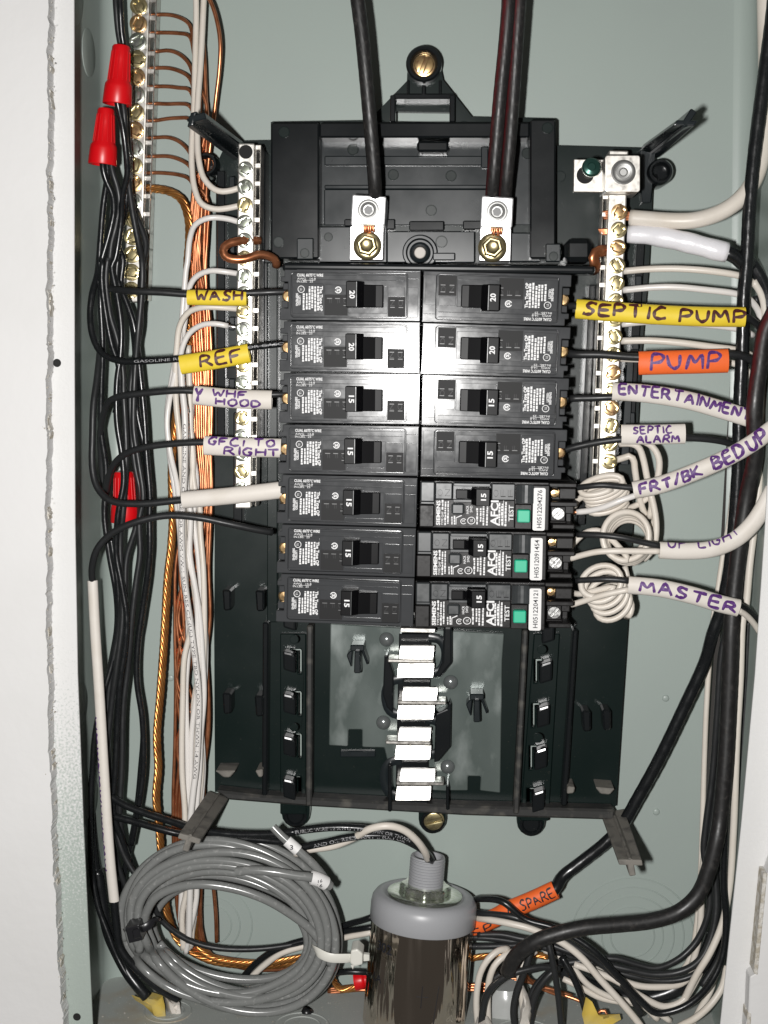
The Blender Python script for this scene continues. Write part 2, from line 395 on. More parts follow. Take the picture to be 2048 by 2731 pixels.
STK = {
'A':[[(0,0),(.38,1),(.8,0)],[(.1,.38),(.68,.42)]], 'B':[[(0,0),(.03,1),(.5,.97),(.6,.75),(.4,.55),(.05,.5)],[(.4,.52),(.7,.3),(.5,.03),(0,0)]],
'C':[[(.72,.9),(.4,1),(.05,.6),(.1,.15),(.4,0),(.8,.12)]], 'D':[[(0,0),(.02,1),(.45,.92),(.72,.52),(.5,.1),(0,0)]],
'E':[[(.68,1),(0,.97),(.02,0),(.7,.03)],[(0,.5),(.58,.54)]], 'F':[[(.7,1),(0,.95),(.02,0)],[(0,.52),(.55,.56)]],
'G':[[(.72,.85),(.4,1),(.03,.6),(.12,.1),(.5,0),(.72,.42),(.4,.42)]], 'H':[[(0,0),(.02,1)],[(.68,0),(.7,1)],[(0,.5),(.7,.53)]],
'I':[[(.12,0),(.14,1)]], 'J':[[(0,1),(.6,1)],[(.3,1),(.3,0)],[(0,0),(.6,0)]], 'K':[[(0,0),(.02,1)],[(.68,1),(.03,.45),(.8,.0)]], 'L':[[(0,1),(0,0),(.62,.03)]],
'M':[[(0,0),(.12,1),(.42,.35),(.74,1),(.86,0)]], 'N':[[(0,0),(.03,1),(.66,.03),(.7,1)]], 'O':[[(.38,1),(.04,.68),(.1,.15),(.42,0),(.72,.35),(.66,.85),(.38,1)]],
'P':[[(.02,0),(.05,1),(.5,.98),(.68,.76),(.5,.5),(.05,.45)]], 'R':[[(0,0),(.03,1),(.5,.97),(.64,.74),(.45,.52),(.05,.48)],[(.3,.5),(.78,0)]],
'S':[[(.7,.88),(.35,1),(.08,.75),(.3,.54),(.6,.36),(.5,.05),(.2,0),(0,.1)]], 'T':[[(0,.97),(.8,1)],[(.4,.98),(.37,0)]],
'U':[[(.02,1),(.05,.3),(.3,0),(.58,.2),(.68,1)]], 'W':[[(0,1),(.2,0),(.45,.68),(.7,0),(.95,1)]], 'Y':[[(0,1),(.32,.5),(.62,1)],[(.32,.5),(.28,0)]],
'/':[[(0,-.08),(.5,1.05)]], ' ':[]}
def script(mb, s, fn, x0, x1, z0, z1, pen=.9, slant=.0):
    """hand lettering: strokes laid on a surface, fitted between x0..x1 and z0..z1 (mm)"""
    ws = [(max([p[0] for st in STK[c] for p in st]) if STK[c] else .45) for c in s]
    tot = sum(ws)+.22*(len(s)-1); kx = (x1-x0)/tot; kz = z1-z0; cx = 0; n = 0
    for c, w_ in zip(s, ws):
        jz, js, jl = random.gauss(0,.035)*kz, 1+random.gauss(0,.07), random.gauss(0,.07)
        for st in STK[c]:
            q = []
            for i in range(len(st)-1):
                for j in range(5):
                    t = j/5; q.append((st[i][0]*(1-t)+st[i+1][0]*t, st[i][1]*(1-t)+st[i+1][1]*t))
            q.append(st[-1])
            for _ in range(2):
                q = [q[0]]+[((q[i-1][0]+2*q[i][0]+q[i+1][0])/4, (q[i-1][1]+2*q[i][1]+q[i+1][1])/4) for i in range(1, len(q)-1)]+[q[-1]]
            q = [(x0+(cx+a)*kx+(slant+jl)*b*kz, z0+jz+b*js*kz) for a, b in q]
            n += 1; vs = []; m = len(q)
            for i in range(m):
                a, b = q[min(i+1,m-1)], q[max(i-1,0)]
                dx, dz = a[0]-b[0], a[1]-b[1]; l = math.hypot(dx, dz) or 1
                wd = pen*.5*(1+.2*math.sin(i*.9+n*2)) * (.7 if i in (0, m-1) else 1)
                ox, oz = -dz/l*wd, dx/l*wd
                vs += [fn(q[i][0]+ox, q[i][1]+oz, .12+.02*(n % 5)), fn(q[i][0]-ox, q[i][1]-oz, .12+.02*(n % 5))]
            mb.add(vs, [(2*i, 2*i+1, 2*i+3, 2*i+2) for i in range(m-1)])
        cx += w_+.22
def on_sleeve(tb, r, rn, roll=0):
    """(a mm along, b mm across, lift) on the viewer's side of a sleeve"""
    def fn(a, b, lift=.12):
        c, T, Nn, B = tb.at(a/1000)
        x = max(-.97, min(.97, b/r)); th = math.asin(x)+roll
        return c + (B*math.sin(th)*(r+lift) + Nn*math.cos(th)*(rn+lift))/1000
    return fn
# ================================================================ enclosure
def interp(tab, y):
    if y <= tab[0][0]: a, b = tab[0], tab[1]
    elif y >= tab[-1][0]: a, b = tab[-2], tab[-1]
    else:
        for a, b in zip(tab, tab[1:]):
            if a[0] <= y <= b[0]: break
    return a[1]+(b[1]-a[1])*(y-a[0])/(b[0]-a[0])
FLT = [(-200,197),(900,198),(1350,199),(1983,210),(2339,230),(2731,246),(2950,257)]
BLT = [(0,306),(1150,306),(2610,314)]
FRT = [(-200,2100),(1000,2062),(1475,2037),(1690,2023),(2033,1994),(2350,1962),(2731,1921),(2950,1898)]
BRT = [(0,1978),(1000,1968),(1700,1942),(2200,1908),(2660,1866)]
YS = [-200,200,600,1000,1400,1800,2200,2600,2950]
box = thing('panel_box', 'open grey-green steel electrical enclosure holding the wiring, set in the white wall', 'panel box', P(1100,1400,0))
def section(side, y):
    f = P(interp(FLT if side < 0 else FRT, y), y, 93); b = P(interp(BLT if side < 0 else BRT, y), min(y, 2700), 0)
    X = b.x + side*.006; R = .010; i = -side
    zf = f.z; zb = b.z if y < 2650 else f.z
    out = [Vector((X, -.0925, zf))]
    for k in range(7):
        a = k/6*math.pi/2
        out.append(Vector((X+i*R*(1-math.cos(a)), -R*(1-math.sin(a)), zb)))
    return out
for side in (-1, 1):
    m = MB(); n = len(section(side, 0))
    for th in (0, 1):
        for y in YS:
            m.v += [p+Vector((side*.0014*th, .0014*th, 0)) for p in section(side, y)]
    K = len(YS)*n
    for th in (0, 1):
        for j in range(len(YS)-1):
            for i in range(n-1):
                q = (th*K+j*n+i, th*K+j*n+i+1, th*K+(j+1)*n+i+1, th*K+(j+1)*n+i); m.f.append(q if th else q[::-1])
    for j in range(len(YS)-1):
        m.f.append((j*n, (j+1)*n, K+(j+1)*n, K+j*n))
    part('side_wall', m, M_BOX, box, bevel=0, smooth=1.2)
    # front flange with its edge turned in over the opening
    m = MB(); tab = FLT if side < 0 else FRT
    poly = [(interp(tab, y), y) for y in YS]+[((-160 if side < 0 else 2230), y) for y in (2950, -200)]
    m.prism(poly, 92.6, 94); part('flange', m, M_FLANGE, box, bevel=.25)
m = MB(); L0 = section(-1, 1000)[-1]; R0 = section(1, 1000)[-1]
L1 = section(-1, 2600)[-1]; R1 = section(1, 2600)[-1]; T0 = P(1100,-200,0).z
zl, zr = P(314,2604,0).z, P(1866,2664,0).z
q = [Vector((section(-1,-200)[-1].x, 0, T0)), Vector((section(1,-200)[-1].x, 0, T0)), Vector((R0.x,0,R0.z)), Vector((R1.x,0,zr)), Vector((L1.x,0,zl)), Vector((L0.x,0,L0.z))]
m.solid([q], Vector((0,.0014,0))); part('back_panel', m, M_BOX, box, bevel=0)
m = MB(); q = [Vector((L1.x-.012,0,zl)), Vector((R1.x+.012,0,zr)), Vector((R1.x+.012,-.092,zr)), Vector((L1.x-.012,-.092,zl))]
m.solid([q], Vector((0,0,-.0014))); part('bottom_wall', m, M_FLOOR, box, bevel=0)
def ring(c, r, ax, sx=.36):
    m = MB(); m.lathe(c, [(r-sx*2,-.1),(r-sx*1.2,.42),(r-sx*.2,.42),(r+sx,-.1)], 48, ax); return m
def disc(c, r, ax, h=.3):
    m = MB(); m.lathe(c, [(r,-.2),(r,h*.5),(r-.5,h),(0,h)], 40, ax); return m
XL = section(-1, 500)[0].x
def wall_pt(y, s, lift=0):
    """on the left side wall, s=0 at the front edge and 1 at the back"""
    a = section(-1, y); return Vector((a[0].x+lift/1000, -.0925*(1-s), a[0].z+(a[1].z-a[0].z)*s))
for y, s, r in ((140, .66, 12), (-30, .36, 17), (1880, .45, 11.5), (2030, .4, 9), (2130, .66, 12)):
    part('knockout', disc(wall_pt(y, s), r, Vector((1,0,0)), .5), M_BOX, box, bevel=0, smooth=.6)
for r in (34.5, 29, 23.5, 17.5, 12.5): part('knockout_ring', ring(PR('Q',800,1060,0), r, Vector((0,-1,0))), M_BOX, box, bevel=0, smooth=.6)
for r in (24, 17, 12): part('knockout_ring', ring(PR('N',960,860,0), r, Vector((0,-1,0))), M_BOX, box, bevel=0, smooth=.6)
for x, y, r in ((-.135,-.04,13),(-.06,-.05,15),(.06,-.05,17),(.105,-.045,12)):
    part('knockout_ring', ring(Vector((x,y,zl+(zr-zl)*(x+.17)/.34)), r, Vector((0,0,1))), M_FLOOR, box, bevel=0, smooth=.6)
    part('knockout_ring', ring(Vector((x,y,zl+(zr-zl)*(x+.17)/.34)), r*.7, Vector((0,0,1))), M_FLOOR, box, bevel=0, smooth=.6)
for x, y in ((1775,1862),(1750,2165),(455,1808)):
    m = MB(); m.lathe(P(x,y,0), [(2,-.1),(1.9,.4),(1.2,.75),(0,.8)], 16); part('rivet', m, M_BOX, box, bevel=0, smooth=1)
for x, y in ((152,968),(205,2712)):
    m = MB(); m.lathe(P(x,y,94), [(2,-.5),(2,.12),(0,.12)], 18); part('screw_hole_shade', m, M_DARK, box, bevel=0)  # dark disc painted on the flange for the shade inside the hole
# rating sticker on the left side wall
st = MB(); q = [(865,.10),(865,.37),(1118,.37),(1118,.10)]
st.solid([[wall_pt(y, s, .2) for y, s in q]], Vector((-.00015,0,0)))
so = part('rating_sticker', st, M_STK, box, bevel=0)
wl = MB(); fs = lambda y0, s0: (lambda a, b: wall_pt(y0-a*4.9*1.03, s0-b/88, .36))
text(wl, 'No. HH 752804', fs(1078,.345), 3.3, 34, .02); text(wl, 'TYPE', fs(960,.2), 2.4, 8, .0); text(wl, 'BOX', fs(900,.2), 2.4, 7, .0)
words_(wl, fs(1000,.2), 9, 1.2); wl.lathe(wall_pt(1085,.2,.36), [(3,0),(2.6,0)], 20, Vector((1,0,0)))
sub('lettering', wl, M_INK, so, box, recalc=False)

# ================================================================ the white wall round the box
def jag(tab, y0, y1, amp, step=9):
    out = []; y = y0; ph = [random.uniform(0, 6) for _ in range(4)]
    while y < y1:
        a = amp*(1.1*math.sin(y*.021+ph[0])+.9*math.sin(y*.057+ph[1])+.8*math.sin(y*.0083+ph[2])*math.sin(y*.13+ph[3]))
        out.append((interp(tab, y)+a+random.gauss(0, amp*.55), y)); y += random.uniform(.2, 2.2)*step
    out.append((interp(tab, y1), y1)); return out
ET = [(-200,128),(700,126),(1300,122),(1700,124),(2050,132),(2400,146),(2731,166),(2950,178)]
left = jag(ET, -190, 2940, 1.6, 6)
m = MB(); m.prism([(-420,-190)]+left+[(-420,2940)], 94.4, 104)
wallL = m.build('wall', M_DRY, None, bevel=.5, org=P(60,1300,94)); wallL['kind'] = 'structure'
m = MB(); e2 = jag([(y, x+4) for y, x in ET], -190, 2940, 2.6, 5)
m.prism([(interp(ET, y)-9, y) for y in (-190,700,1300,1700,2050,2400,2731,2940)][::1]+e2[::-1], 94.4, 100)
o = m.build('gypsum_edge', M_CRUMB, None, bevel=.8, org=Vector(wallL.location)); o.location = (0,0,0); o.parent = wallL
# torn paper fuzz and crumbs along the cut
m = MB()
for k in range(700):
    y = random.uniform(-20, 2740); 
    if 1230 < y < 1330 and random.random() < .6: continue
    x = interp(ET, y)+random.gauss(6, 6); c = P(x, y, random.uniform(99.5,104.3)); r = random.uniform(.2,.75)/1000
    q = [c+Vector((random.uniform(-1,1), random.uniform(-.6,.6), random.uniform(-1,1)))*r for _ in range(4)]
    m.add(q, [(0,1,2),(0,2,3),(0,3,1),(1,3,2)])
o = m.build('gypsum_crumbs', M_CRUMB, None, org=Vector(wallL.location)); o.location = (0,0,0); o.parent = wallL; o['kind'] = 'stuff'
m = MB(); m.prism([(2062,2290),(2042,2345),(2017,2597),(2000,2606),(1996,2700),(1990,2731),(1975,2950),(2420,2950),(2420,-200),(2150,-200),(2100,1500)], 94.4, 104)
wallR = m.build('wall', M_DRY, None, bevel=.5, org=P(2050,1300,94)); wallR['kind'] = 'structure'
for sl in ([(2047,2330),(2036,2330),(2010,2596),(2021,2601)], [(2004,2702),(1993,2702),(1984,2950),(1996,2950)]):
    m = MB(); m.prism(sl, 94, 104.25); o = m.build('gypsum_edge', M_CRUMB, None, bevel=.3, org=Vector(wallR.location)); o.location = (0,0,0); o.parent = wallR

# ================================================================ black plastic interior
base = thing('interior_base', 'black moulded plastic mounting base behind the breakers, with posts at its corners', 'panel interior', P(1110,1300,0))
out = [(722,325),(985,321),(994,310),(1085,216)]
for k in range(9):
    t = math.pi*(1.08-1.16*k/8); out.append((1131+46*math.cos(t), 172-48*math.sin(t)))
out += [(1182,214),(1258,311),(1480,316),(1483,388),(1745,395),(1738,560),(1731,700),(1711,950),(1694,1280),(1675,1654),(1643,2150),(573,2112),(571,1700),(574,1000),(576,440),(606,376),(722,374)]
slot = lambda x, y: [(x+62,y-6),(x+62,y+64),(x+55,y+64),(x+55,y+2),(x+31,y+2),(x+31,y-6)]
holes = [[(1053,297),(1201,299),(1201,327),(1053,324)], [(1127,405),(1180,407),(1179,428),(1128,427)]]
HY = [1735, 1848, 1961, 2075]
for y in HY: holes.append([(776,y-4),(802,y-4),(804,y),(804,y+62),(795,y+62),(795,y+5),(776,y+5)])
for k, y in enumerate([1762, 1880, 1993, 2106]):
    x = interp([(1762,1436),(2106,1416)], y); holes.append([(x-12,y-4),(x+10,y-4),(x+10,y+6),(x-3,y+6),(x-3,y+60),(x-12,y+60)])
m = MB(); m.prism(out, 9, 14, holes); part('base_plate', m, M_BLK, base, bevel=.5)
def bx(name, items, mt=M_BLKT, bevel=.5, each=False):
    m = MB()
    for it in items: m.rect(*it)
    return part(name, m, mt, base, bevel=bevel)
# raised frame round the sunken pan at the top
bx('frame_rail', [('S',722,326,851,690,13.5,30)], bevel=.9); bx('frame_rail', [('S',1413,318,1482,690,13.5,30)], bevel=.9); bx('frame_rail', [('S',851.5,326,1412.5,367,13.5,30)], bevel=.9)
bx('ledge', [('B',510,985,1545,1046,13.5,16.5)], M_STEP); bx('ledge', [('B',510,1168,1600,1196,13.5,16)], M_STEP)
bx('ledge', [('B',508,1196,1600,1425,13.5,15)], M_STEP); bx('ledge', [('B',1500,925,1545,1062,13.5,17)], M_STEP)
bx('step', [('B',475,1432,905,1660,14,23)], M_STEP); bx('step', [('B',905,1462,1460,1660,14,22)], M_STEP); bx('step', [('C',20,1475,215,1659,14,23)], M_STEP)
bx('bracket', [('B',335,1505,440,1640,29.5,34)], M_STEP); bx('bracket', [('C',250,1545,345,1659,29.5,34)], M_STEP)
bx('latch', [('B',1045,1398,1265,1455,14.5,22)], M_BLKT); bx('latch', [('B',1385,1395,1500,1450,14.5,21)]); bx('latch', [('B',635,1385,700,1430,14.5,21)]); bx('latch', [('B',900,1385,955,1450,14.5,21)])
m = MB(); m.rect('B',1095,890,1295,960,13.5,25); part('hook', m, M_BLKT, base, bevel=1.2)
m = MB(); m.rect('B',1095,970,1128,1020,13.5,15.5); m.rect('B',1258,970,1290,1020,13.5,15.5); part('hook_lug', m, M_STEP, base)
# mounting ear ribs and boss
m = MB(); c = P(1131,176,14)
m.lathe(c, [(9.3,-.5),(9.3,5.5),(8.4,6.5),(7.2,6.5),(6.4,5.5),(6,1),(0,1)], 28); part('screw_boss', m, M_BLKT, base, bevel=0, smooth=.7)
bx('ear_rib', [('B',945,592,1330,625,13.5,22)]); bx('ear_rib', [('B',925,600,958,770,13.5,23)]); bx('ear_rib', [('B',1300,600,1335,770,13.5,23)])
bx('ear_rib', [('B',1030,505,1046,600,13.5,19)]); bx('ear_rib', [('B',1232,505,1248,600,13.5,19)]); bx('ear_rib', [('B',1125,535,1150,600,13.5,18)])
bx('ear_tab', [('B',925,755,957,800,13.5,16)], M_PRINT); bx('ear_tab', [('B',1302,760,1330,805,13.5,16)], M_PRINT)
bx('pan', [('S',852.5,368,1411.5,600,13.5,14.5)], M_STEP, .3)
# moulding marks
pm = None
def pin(r, x, y, h, rad=5.4):
    rad *= .54
    global pm
    if pm is None:
        m = MB(); m.lathe(Vector((0,0,0)), [(5.5,-.4),(5.5,.2),(5.2,.34),(4.9,.34),(4.7,.12),(0,.12)], 20); pm = m.build('pin_mark', M_BLK, base, smooth=.3); o = pm
    else: o = pm.copy(); C.objects.link(o)
    o.location = PR(r, x, y, h)-Vector(base.location); o.scale = (rad/5.5,)*3
for a in (('B',255,835,30.1),('B',690,945,16.6),('B',945,1105,14.6),('B',1310,1112,14.6),('B',1185,1330,15.2),('B',870,795,14.2),('B',1392,800,14.2),('B',220,1530,30.1),('B',535,1498,23.2,4.3),('B',1250,1528,22.2,5.8),('B',385,1600,34,4.5),
          ('B',992,655,14.2,4.5),('B',1265,658,14.2,4.5),('C',262,812,30.1),('C',132,972,14.6),('C',342,1118,14.2),('C',232,1352,14.2),('C',172,1532,23.2,4.3),('C',300,1625,34,4.5),
          ('L',555,250,34,4.5),('L',555,805,34,4.2),('M',545,245,34,4.5),('M',525,680,34,5)): pin(*a)
# centre boss under the busbar
m = MB(); c = PR('B',1115,1600,21)
m.lathe(c, [(9.2,-2),(9.2,4),(8.6,4.6),(7.4,4.6),(6.6,2.4),(5.6,2.4),(5.2,5.2),(4.2,5.8),(3.4,5.6),(3.1,1),(0,1)], 28); part('centre_boss', m, M_STEP, base, bevel=0, smooth=.5)
m = MB(); m.lathe(c, [(3,.9),(3,3.4),(2.6,3.8),(0,3.8)], 18); part('boss_hole_disc', m, M_STK, base, bevel=0, smooth=.6)  # pale disc added for the wall seen through the boss hole
bx('boss_arm', [('B',1195,1598,1335,1645,21,27)], M_STEP)
# busbar cover strip right above the breakers
m = MB(); m.prism([(752,700),(1588,709),(1588,731),(752,722)], 44, 60); part('cover_strip', m, M_BLKT, base, bevel=1.5, seg=2)
# wings: columns beside the neutral bars, clips and slots
bx('wing_rib', [('S',578,455,600,1180,13.5,20)]); bx('wing_rib', [('S',622,1100,646,1400,13.5,22)]); bx('wing_rib', [('S',692,400,706,1180,13.5,30)]); bx('wing_rib', [('S',712,700,740,1660,13.5,20)], M_BLK)
m = MB(); m.prism([(1702,600),(1722,600),(1688,1210),(1664,1210)], 13.5, 20); part('wing_rib', m, M_BLKT, base)
m = MB(); m.prism([(1690,960),(1672,960),(1655,1240),(1676,1240)], 13.5, 25); part('wing_rib', m, M_STEP, base)
m = MB(); m.prism([(1572,760),(1590,760),(1560,1400),(1540,1400)], 13.5, 24); part('wing_rib', m, M_BLKT, base)
bx('bar_saddle', [('C',372,1512,545,1659,13.5,36)], M_BLKT, 2.5); bx('bar_saddle', [('S',630,640,700,700,13.5,34)], M_BLKT, 1.5)
for y in (470, 640, 845, 1010, 1300): bx('clip', [('S',610,y,626,y+36,13.5,24)], M_STEP)
for y in (735, 895, 1100): bx('clip', [('S',1694-(y-735)*.05,y,1712-(y-735)*.05,y+38,13.5,24)], M_STEP)
m = MB(); m.prism([(596,980),(704,980),(704,1010),(596,1010)], 13.5, 17); part('cross_rib', m, M_BLKT, base)
# lower half: rails with hooks, ribs, fence posts
NS = len(HY)
m = MB(); m.prism([(747,1690),(816,1690),(816,2172),(747,2172)], 13.5, 17, holes[2:2+NS]); part('rail', m, M_BLK, base, bevel=.5)
m = MB(); m.prism([(1424,1690),(1493,1690),(1463,2190),(1387,2190)], 13.5, 17, holes[2+NS:]); part('rail', m, M_BLK, base, bevel=.5)
m = MB(); m.prism([(818,1668),(834,1668),(831,2150),(815,2150)], 13.5, 27); part('rib', m, M_DUSTL, base, bevel=.8)
m = MB(); m.prism([(1394,1680),(1409,1680),(1384,2172),(1368,2172)], 13.5, 27); part('rib', m, M_DUSTL, base, bevel=.8)
m = MB(); m.prism([(700,1660),(716,1660),(712,2130),(698,2130)], 13.5, 24); part('rib', m, M_BLKT, base, bevel=.8)
m = MB(); m.prism([(1528,1680),(1542,1680),(1512,2150),(1496,2150)], 13.5, 24); part('rib', m, M_BLKT, base, bevel=.8)
for k, y in enumerate([1622]+HY):
    m = MB(); m.prism([(753,y+2),(780,y+8),(788,y+16),(788,y+62),(755,y+52)], 16.8, 26); part('breaker_hook', m, M_BLKT, base, bevel=1.2, seg=2)
for k, y in enumerate([1655, 1762, 1880, 1993, 2106]):
    x = interp([(1762,1436),(2106,1416)], y)
    m = MB(); m.prism([(x+3,y+14),(x+10,y+9),(x+38,y),(x+36,y+54),(x+3,y+64)], 16.8, 26); part('breaker_hook', m, M_BLKT, base, bevel=1.2, seg=2)
for k, (x, y) in enumerate([(592,1572),(592,1848),(680,1574),(678,1855),(1552,1895),(1606,1892)]):
    m = MB(); m.prism([(x,y),(x+24,y+2),(x+24,y+56),(x+4,y+58)], 13.5, 27); part('clip', m, M_BLKT, base, bevel=1)
for p in ([(573,2056),(628,2056),(612,2074),(596,2074)], [(680,2056),(700,2052),(700,2072),(690,2074)], [(1588,2100),(1640,2104),(1626,2120),(1602,2118)], [(1514,2098),(1534,2100),(1530,2116),(1512,2118)]):
    m = MB(); m.prism(p, 13, 29); part('dusty_shelf', m, M_DUSTY, base, bevel=.6)
# bottom rim, ears
m = MB(); m.prism([(573,2108),(700,2122),(1240,2150),(1640,2160),(1640,2188),(1240,2176),(830,2152),(607,2134)], 13.5, 25); part('bottom_rim', m, M_DUSTL, base, bevel=1.2)
for cx, cy, hh in ((788,2170,14),(1416,2193,14),(1153,2186,14)):
    m = MB(); r = 38 if cx != 1153 else 37
    pl = [(cx-r,cy-50),(cx+r,cy-50)]+[(cx+r*math.cos(t*math.pi/8), cy+r*math.sin(t*math.pi/8)) for t in range(9)]
    m.prism(pl, 6, hh); part('mounting_ear', m, M_BLK, base, bevel=1, seg=2)
    m = MB(); m.lathe(P(cx,cy+4,hh), [(6.4,-.3),(6.4,2),(5.4,2.6),(4.6,2),(4.2,.4),(0,.4)], 24); part('ear_ring', m, M_BLKT, base, bevel=0, smooth=.7)
bx('post_foot', [('L',1148,1045,1172,1340,13.5,30)], M_BLKT); bx('post_foot', [('L',1515,1180,1535,1330,13.5,30)], M_BLKT)
# corner posts: T-section blades that stand out towards the missing cover
def blade(b0, b1, t0, t1, mt, hb=14, ht=88, th=3.0, dz=-1):
    m = MB(); q = [P(*b0,hb), P(*b1,hb), P(*t1,ht), P(*t0,ht)]
    nrm = (q[1]-q[0]).cross(q[3]-q[0]).normalized()
    if nrm.z*dz < 0: nrm = -nrm
    m.solid([q], nrm*th/1000); o = part('corner_post', m, mt, base, bevel=.7, seg=2)
    mid = lambda a, b: (a+b)/2
    c0, c1 = mid(q[0],q[1]), mid(q[3],q[2]); s = (q[1]-q[0]).normalized()*.0016
    m = MB(); m.solid([[c0-s, c0+s, c1+s, c1-s]], nrm*.0085); sub('web', m, mt, o, base, bevel=.5)
    m = MB(); s *= .45; m.solid([[c0-s, c0+s, c1+s, c1-s]], nrm*-.0009); sub('ridge', m, mt, o, base, bevel=.2)
blade((556,2108),(610,2127),(478,2222),(536,2238), M_DUSTY)
blade((1602,2167),(1664,2157),(1648,2292),(1712,2294), M_DUSTY)
blade((624,428),(612,374),(498,338),(508,300), M_STEP, dz=1)
blade((1709,396),(1752,424),(1796,334),(1852,336), M_STEP, dz=1)
for x, y, r, h in ((568,452,6.2,22),(1745,473,6.6,24)):
    m = MB(); c = P(x,y,2); m.lathe(c, [(r,0),(r,h-2),(r-.8,h),(r-1.8,h),(r-2.6,h-1.5),(r-2.8,h-8),(0,h-8)], 28); part('standoff', m, M_BLKT, base, bevel=0, smooth=.7)
    m = MB(); m.lathe(P(x,y,h-8), [(2.6,-1),(2.6,1.2),(1.6,2),(0,2)], 18); part('screw', m, M_ALUD, base, bevel=0, smooth=.8)
m = MB(); m.prism([(1706,400),(1748,408),(1746,440),(1735,540),(1712,540)], 13.5, 20); part('wing_rib', m, M_STEP, base)

# ---------------------------------------------------------------- glossy insulating shield between the rails
sh = thing('bus_insulator', 'smoky glossy insulating sheet behind the empty lower bus stabs', 'insulator', P(1090,1860,15))
pl = [px('L',785,150), (1345,1690), px('M',350,300), px('M',340,952), px('M',240,940), px('M',245,870), px('M',180,868), px('M',180,940), px('M',85,940), (1185,2110), (1050,2100), px('L',1125,935), px('L',985,930), px('L',985,820), px('L',898,820), px('L',895,925), px('L',775,920)]
m = MB(); m.prism(pl, 15, 17); part('sheet', m, M_SHLD, sh, bevel=.5)
for r, x, y in (('L',1140,250),('L',1545,520),('L',1120,775),('L',1525,1055)):
    m = MB(); m.lathe(PR(r,x,y,17), [(4.2,-.3),(3.6,.6),(2.7,1.4),(1.5,2.0),(.6,2.2),(0,2.22)], 24)
    part('dome', m, M_DOME, sh, bevel=0, smooth=3.2)
for r, x, y in (('L',955,370),('M',225,530)):
    s = .78 if r == 'M' else 1
    m = MB(); f = lambda q: [(x+a*s, y+b*s) for a, b in q]
    m.rp(r, f([(-45,-85),(45,-85),(45,-45),(-45,-45)]), 17, 30); m.rp(r, f([(-18,-45),(18,-45),(22,95),(-22,95)]), 17, 33)
    m.rp(r, f([(-45,-50),(-28,-50),(-40,60),(-70,-20)]), 17, 27); m.rp(r, f([(20,-60),(42,-50),(70,30),(60,45)]), 17, 29)
    part('barbed_clip', m, M_STEP, sh, bevel=.6)
for q in ([(1125,350),(1145,350),(1185,470),(1180,720),(1140,680),(1115,600)], [(1540,640),(1550,660),(1545,930),(1470,1020),(1440,1030),(1450,720),(1520,690)], [(1500,170),(1555,170),(1555,400),(1480,490),(1440,490),(1490,400)]):
    m = MB(); m.rp('L', q, 17, 26); part('stab_shroud', m, M_BLKT, sh, bevel=1.2, seg=2)
bx('vent_slot', [('L',845,955,1070,995,13.5,16)], M_STEP)

# ---------------------------------------------------------------- bus stabs
bus = thing('bus_stabs', 'column of bright bent metal stabs below the last breakers', 'busbar', P(1105,1930,18))
def stab(u, l, y, wing):
    # an upper and a lower leaf, bowed and leaning back, with a crimped tie between them that reaches out to one side
    for x0, x1, c, d in ((u[0], u[1], y, y+37), (l[0], l[1], y+47, y+86)):
        g = P((x0+x1)/2, (c+d)/2, 32); n = ((CAM-g).normalized()+(fl.location-g).normalized()).normalized()
        zc, zd = P(x0,c,32).z, P(x0,d,32).z; m = MB(); N_ = 6; top = []
        sl = n.z/-n.y
        for k in range(N_+1):
            f = k/N_; h = 32+((f-.5)*(zc-zd)*sl)*1000-1.1*(f-.5)**2
            top.append((P(x0+(2-4*f), c+(d-c)*f, h), P(x1+(2-4*f), c+(d-c)*f, h)))
        off = Vector((0,.0016,0)); k0 = len(m.v)
        for p, q in top: m.v += [p, q, q+off, p+off]
        for k in range(N_):
            for i in range(4):
                j = (i+1) % 4; m.f.append((k*4+i, k*4+j, k*4+4+j, k*4+4+i))
        m.f += [(3,2,1,0), (N_*4, N_*4+1, N_*4+2, N_*4+3)]
        part('stab', m, M_STAB, bus, bevel=.25, smooth=.5)
    a, b = (l[0]-26, u[1]) if wing < 0 else (l[0], u[1]+24)
    m = MB(); m.prism([(a,y+35),(b,y+38),(b,y+47),(a,y+45)], 22, 33.4); part('stab_tie', m, M_BAR, bus, bevel=.5)
    # curved bus arm that carries the pair
    e = -1 if wing > 0 else 1; xb = (u[1]+6) if e > 0 else (l[0]-6)
    m = MB(); pts = [P(xb-e*20, y-22, 24), P(xb+e*10, y-16, 24), P(xb+e*24, y+6, 24), P(xb+e*24, y+40, 24), P(xb+e*12, y+66, 24), P(xb-e*16, y+76, 24)]
    m.tube(Tube(pts), 2.6, 10, .9); part('bus_arm', m, M_STEP, bus, bevel=0, smooth=.9)
for u, l, y, wg in (((1065,1157),(1060,1157),1722,-1), ((1073,1166),(1060,1158),1833,1), ((1063,1149),(1054,1149),1940,-1), ((1067,1160),(1056,1149),2049,1)): stab(u, l, y, wg)
m = MB(); m.prism([(1068,1674),(1162,1676),(1160,1688),(1066,1686)], 24, 35); part('stab', m, M_STAB, bus, bevel=.4)
m = MB(); m.prism([(1064,1690),(1150,1690),(1140,2150),(1054,2150)], 17, 23); part('stab_bar', m, M_BLKT, bus, bevel=.4)

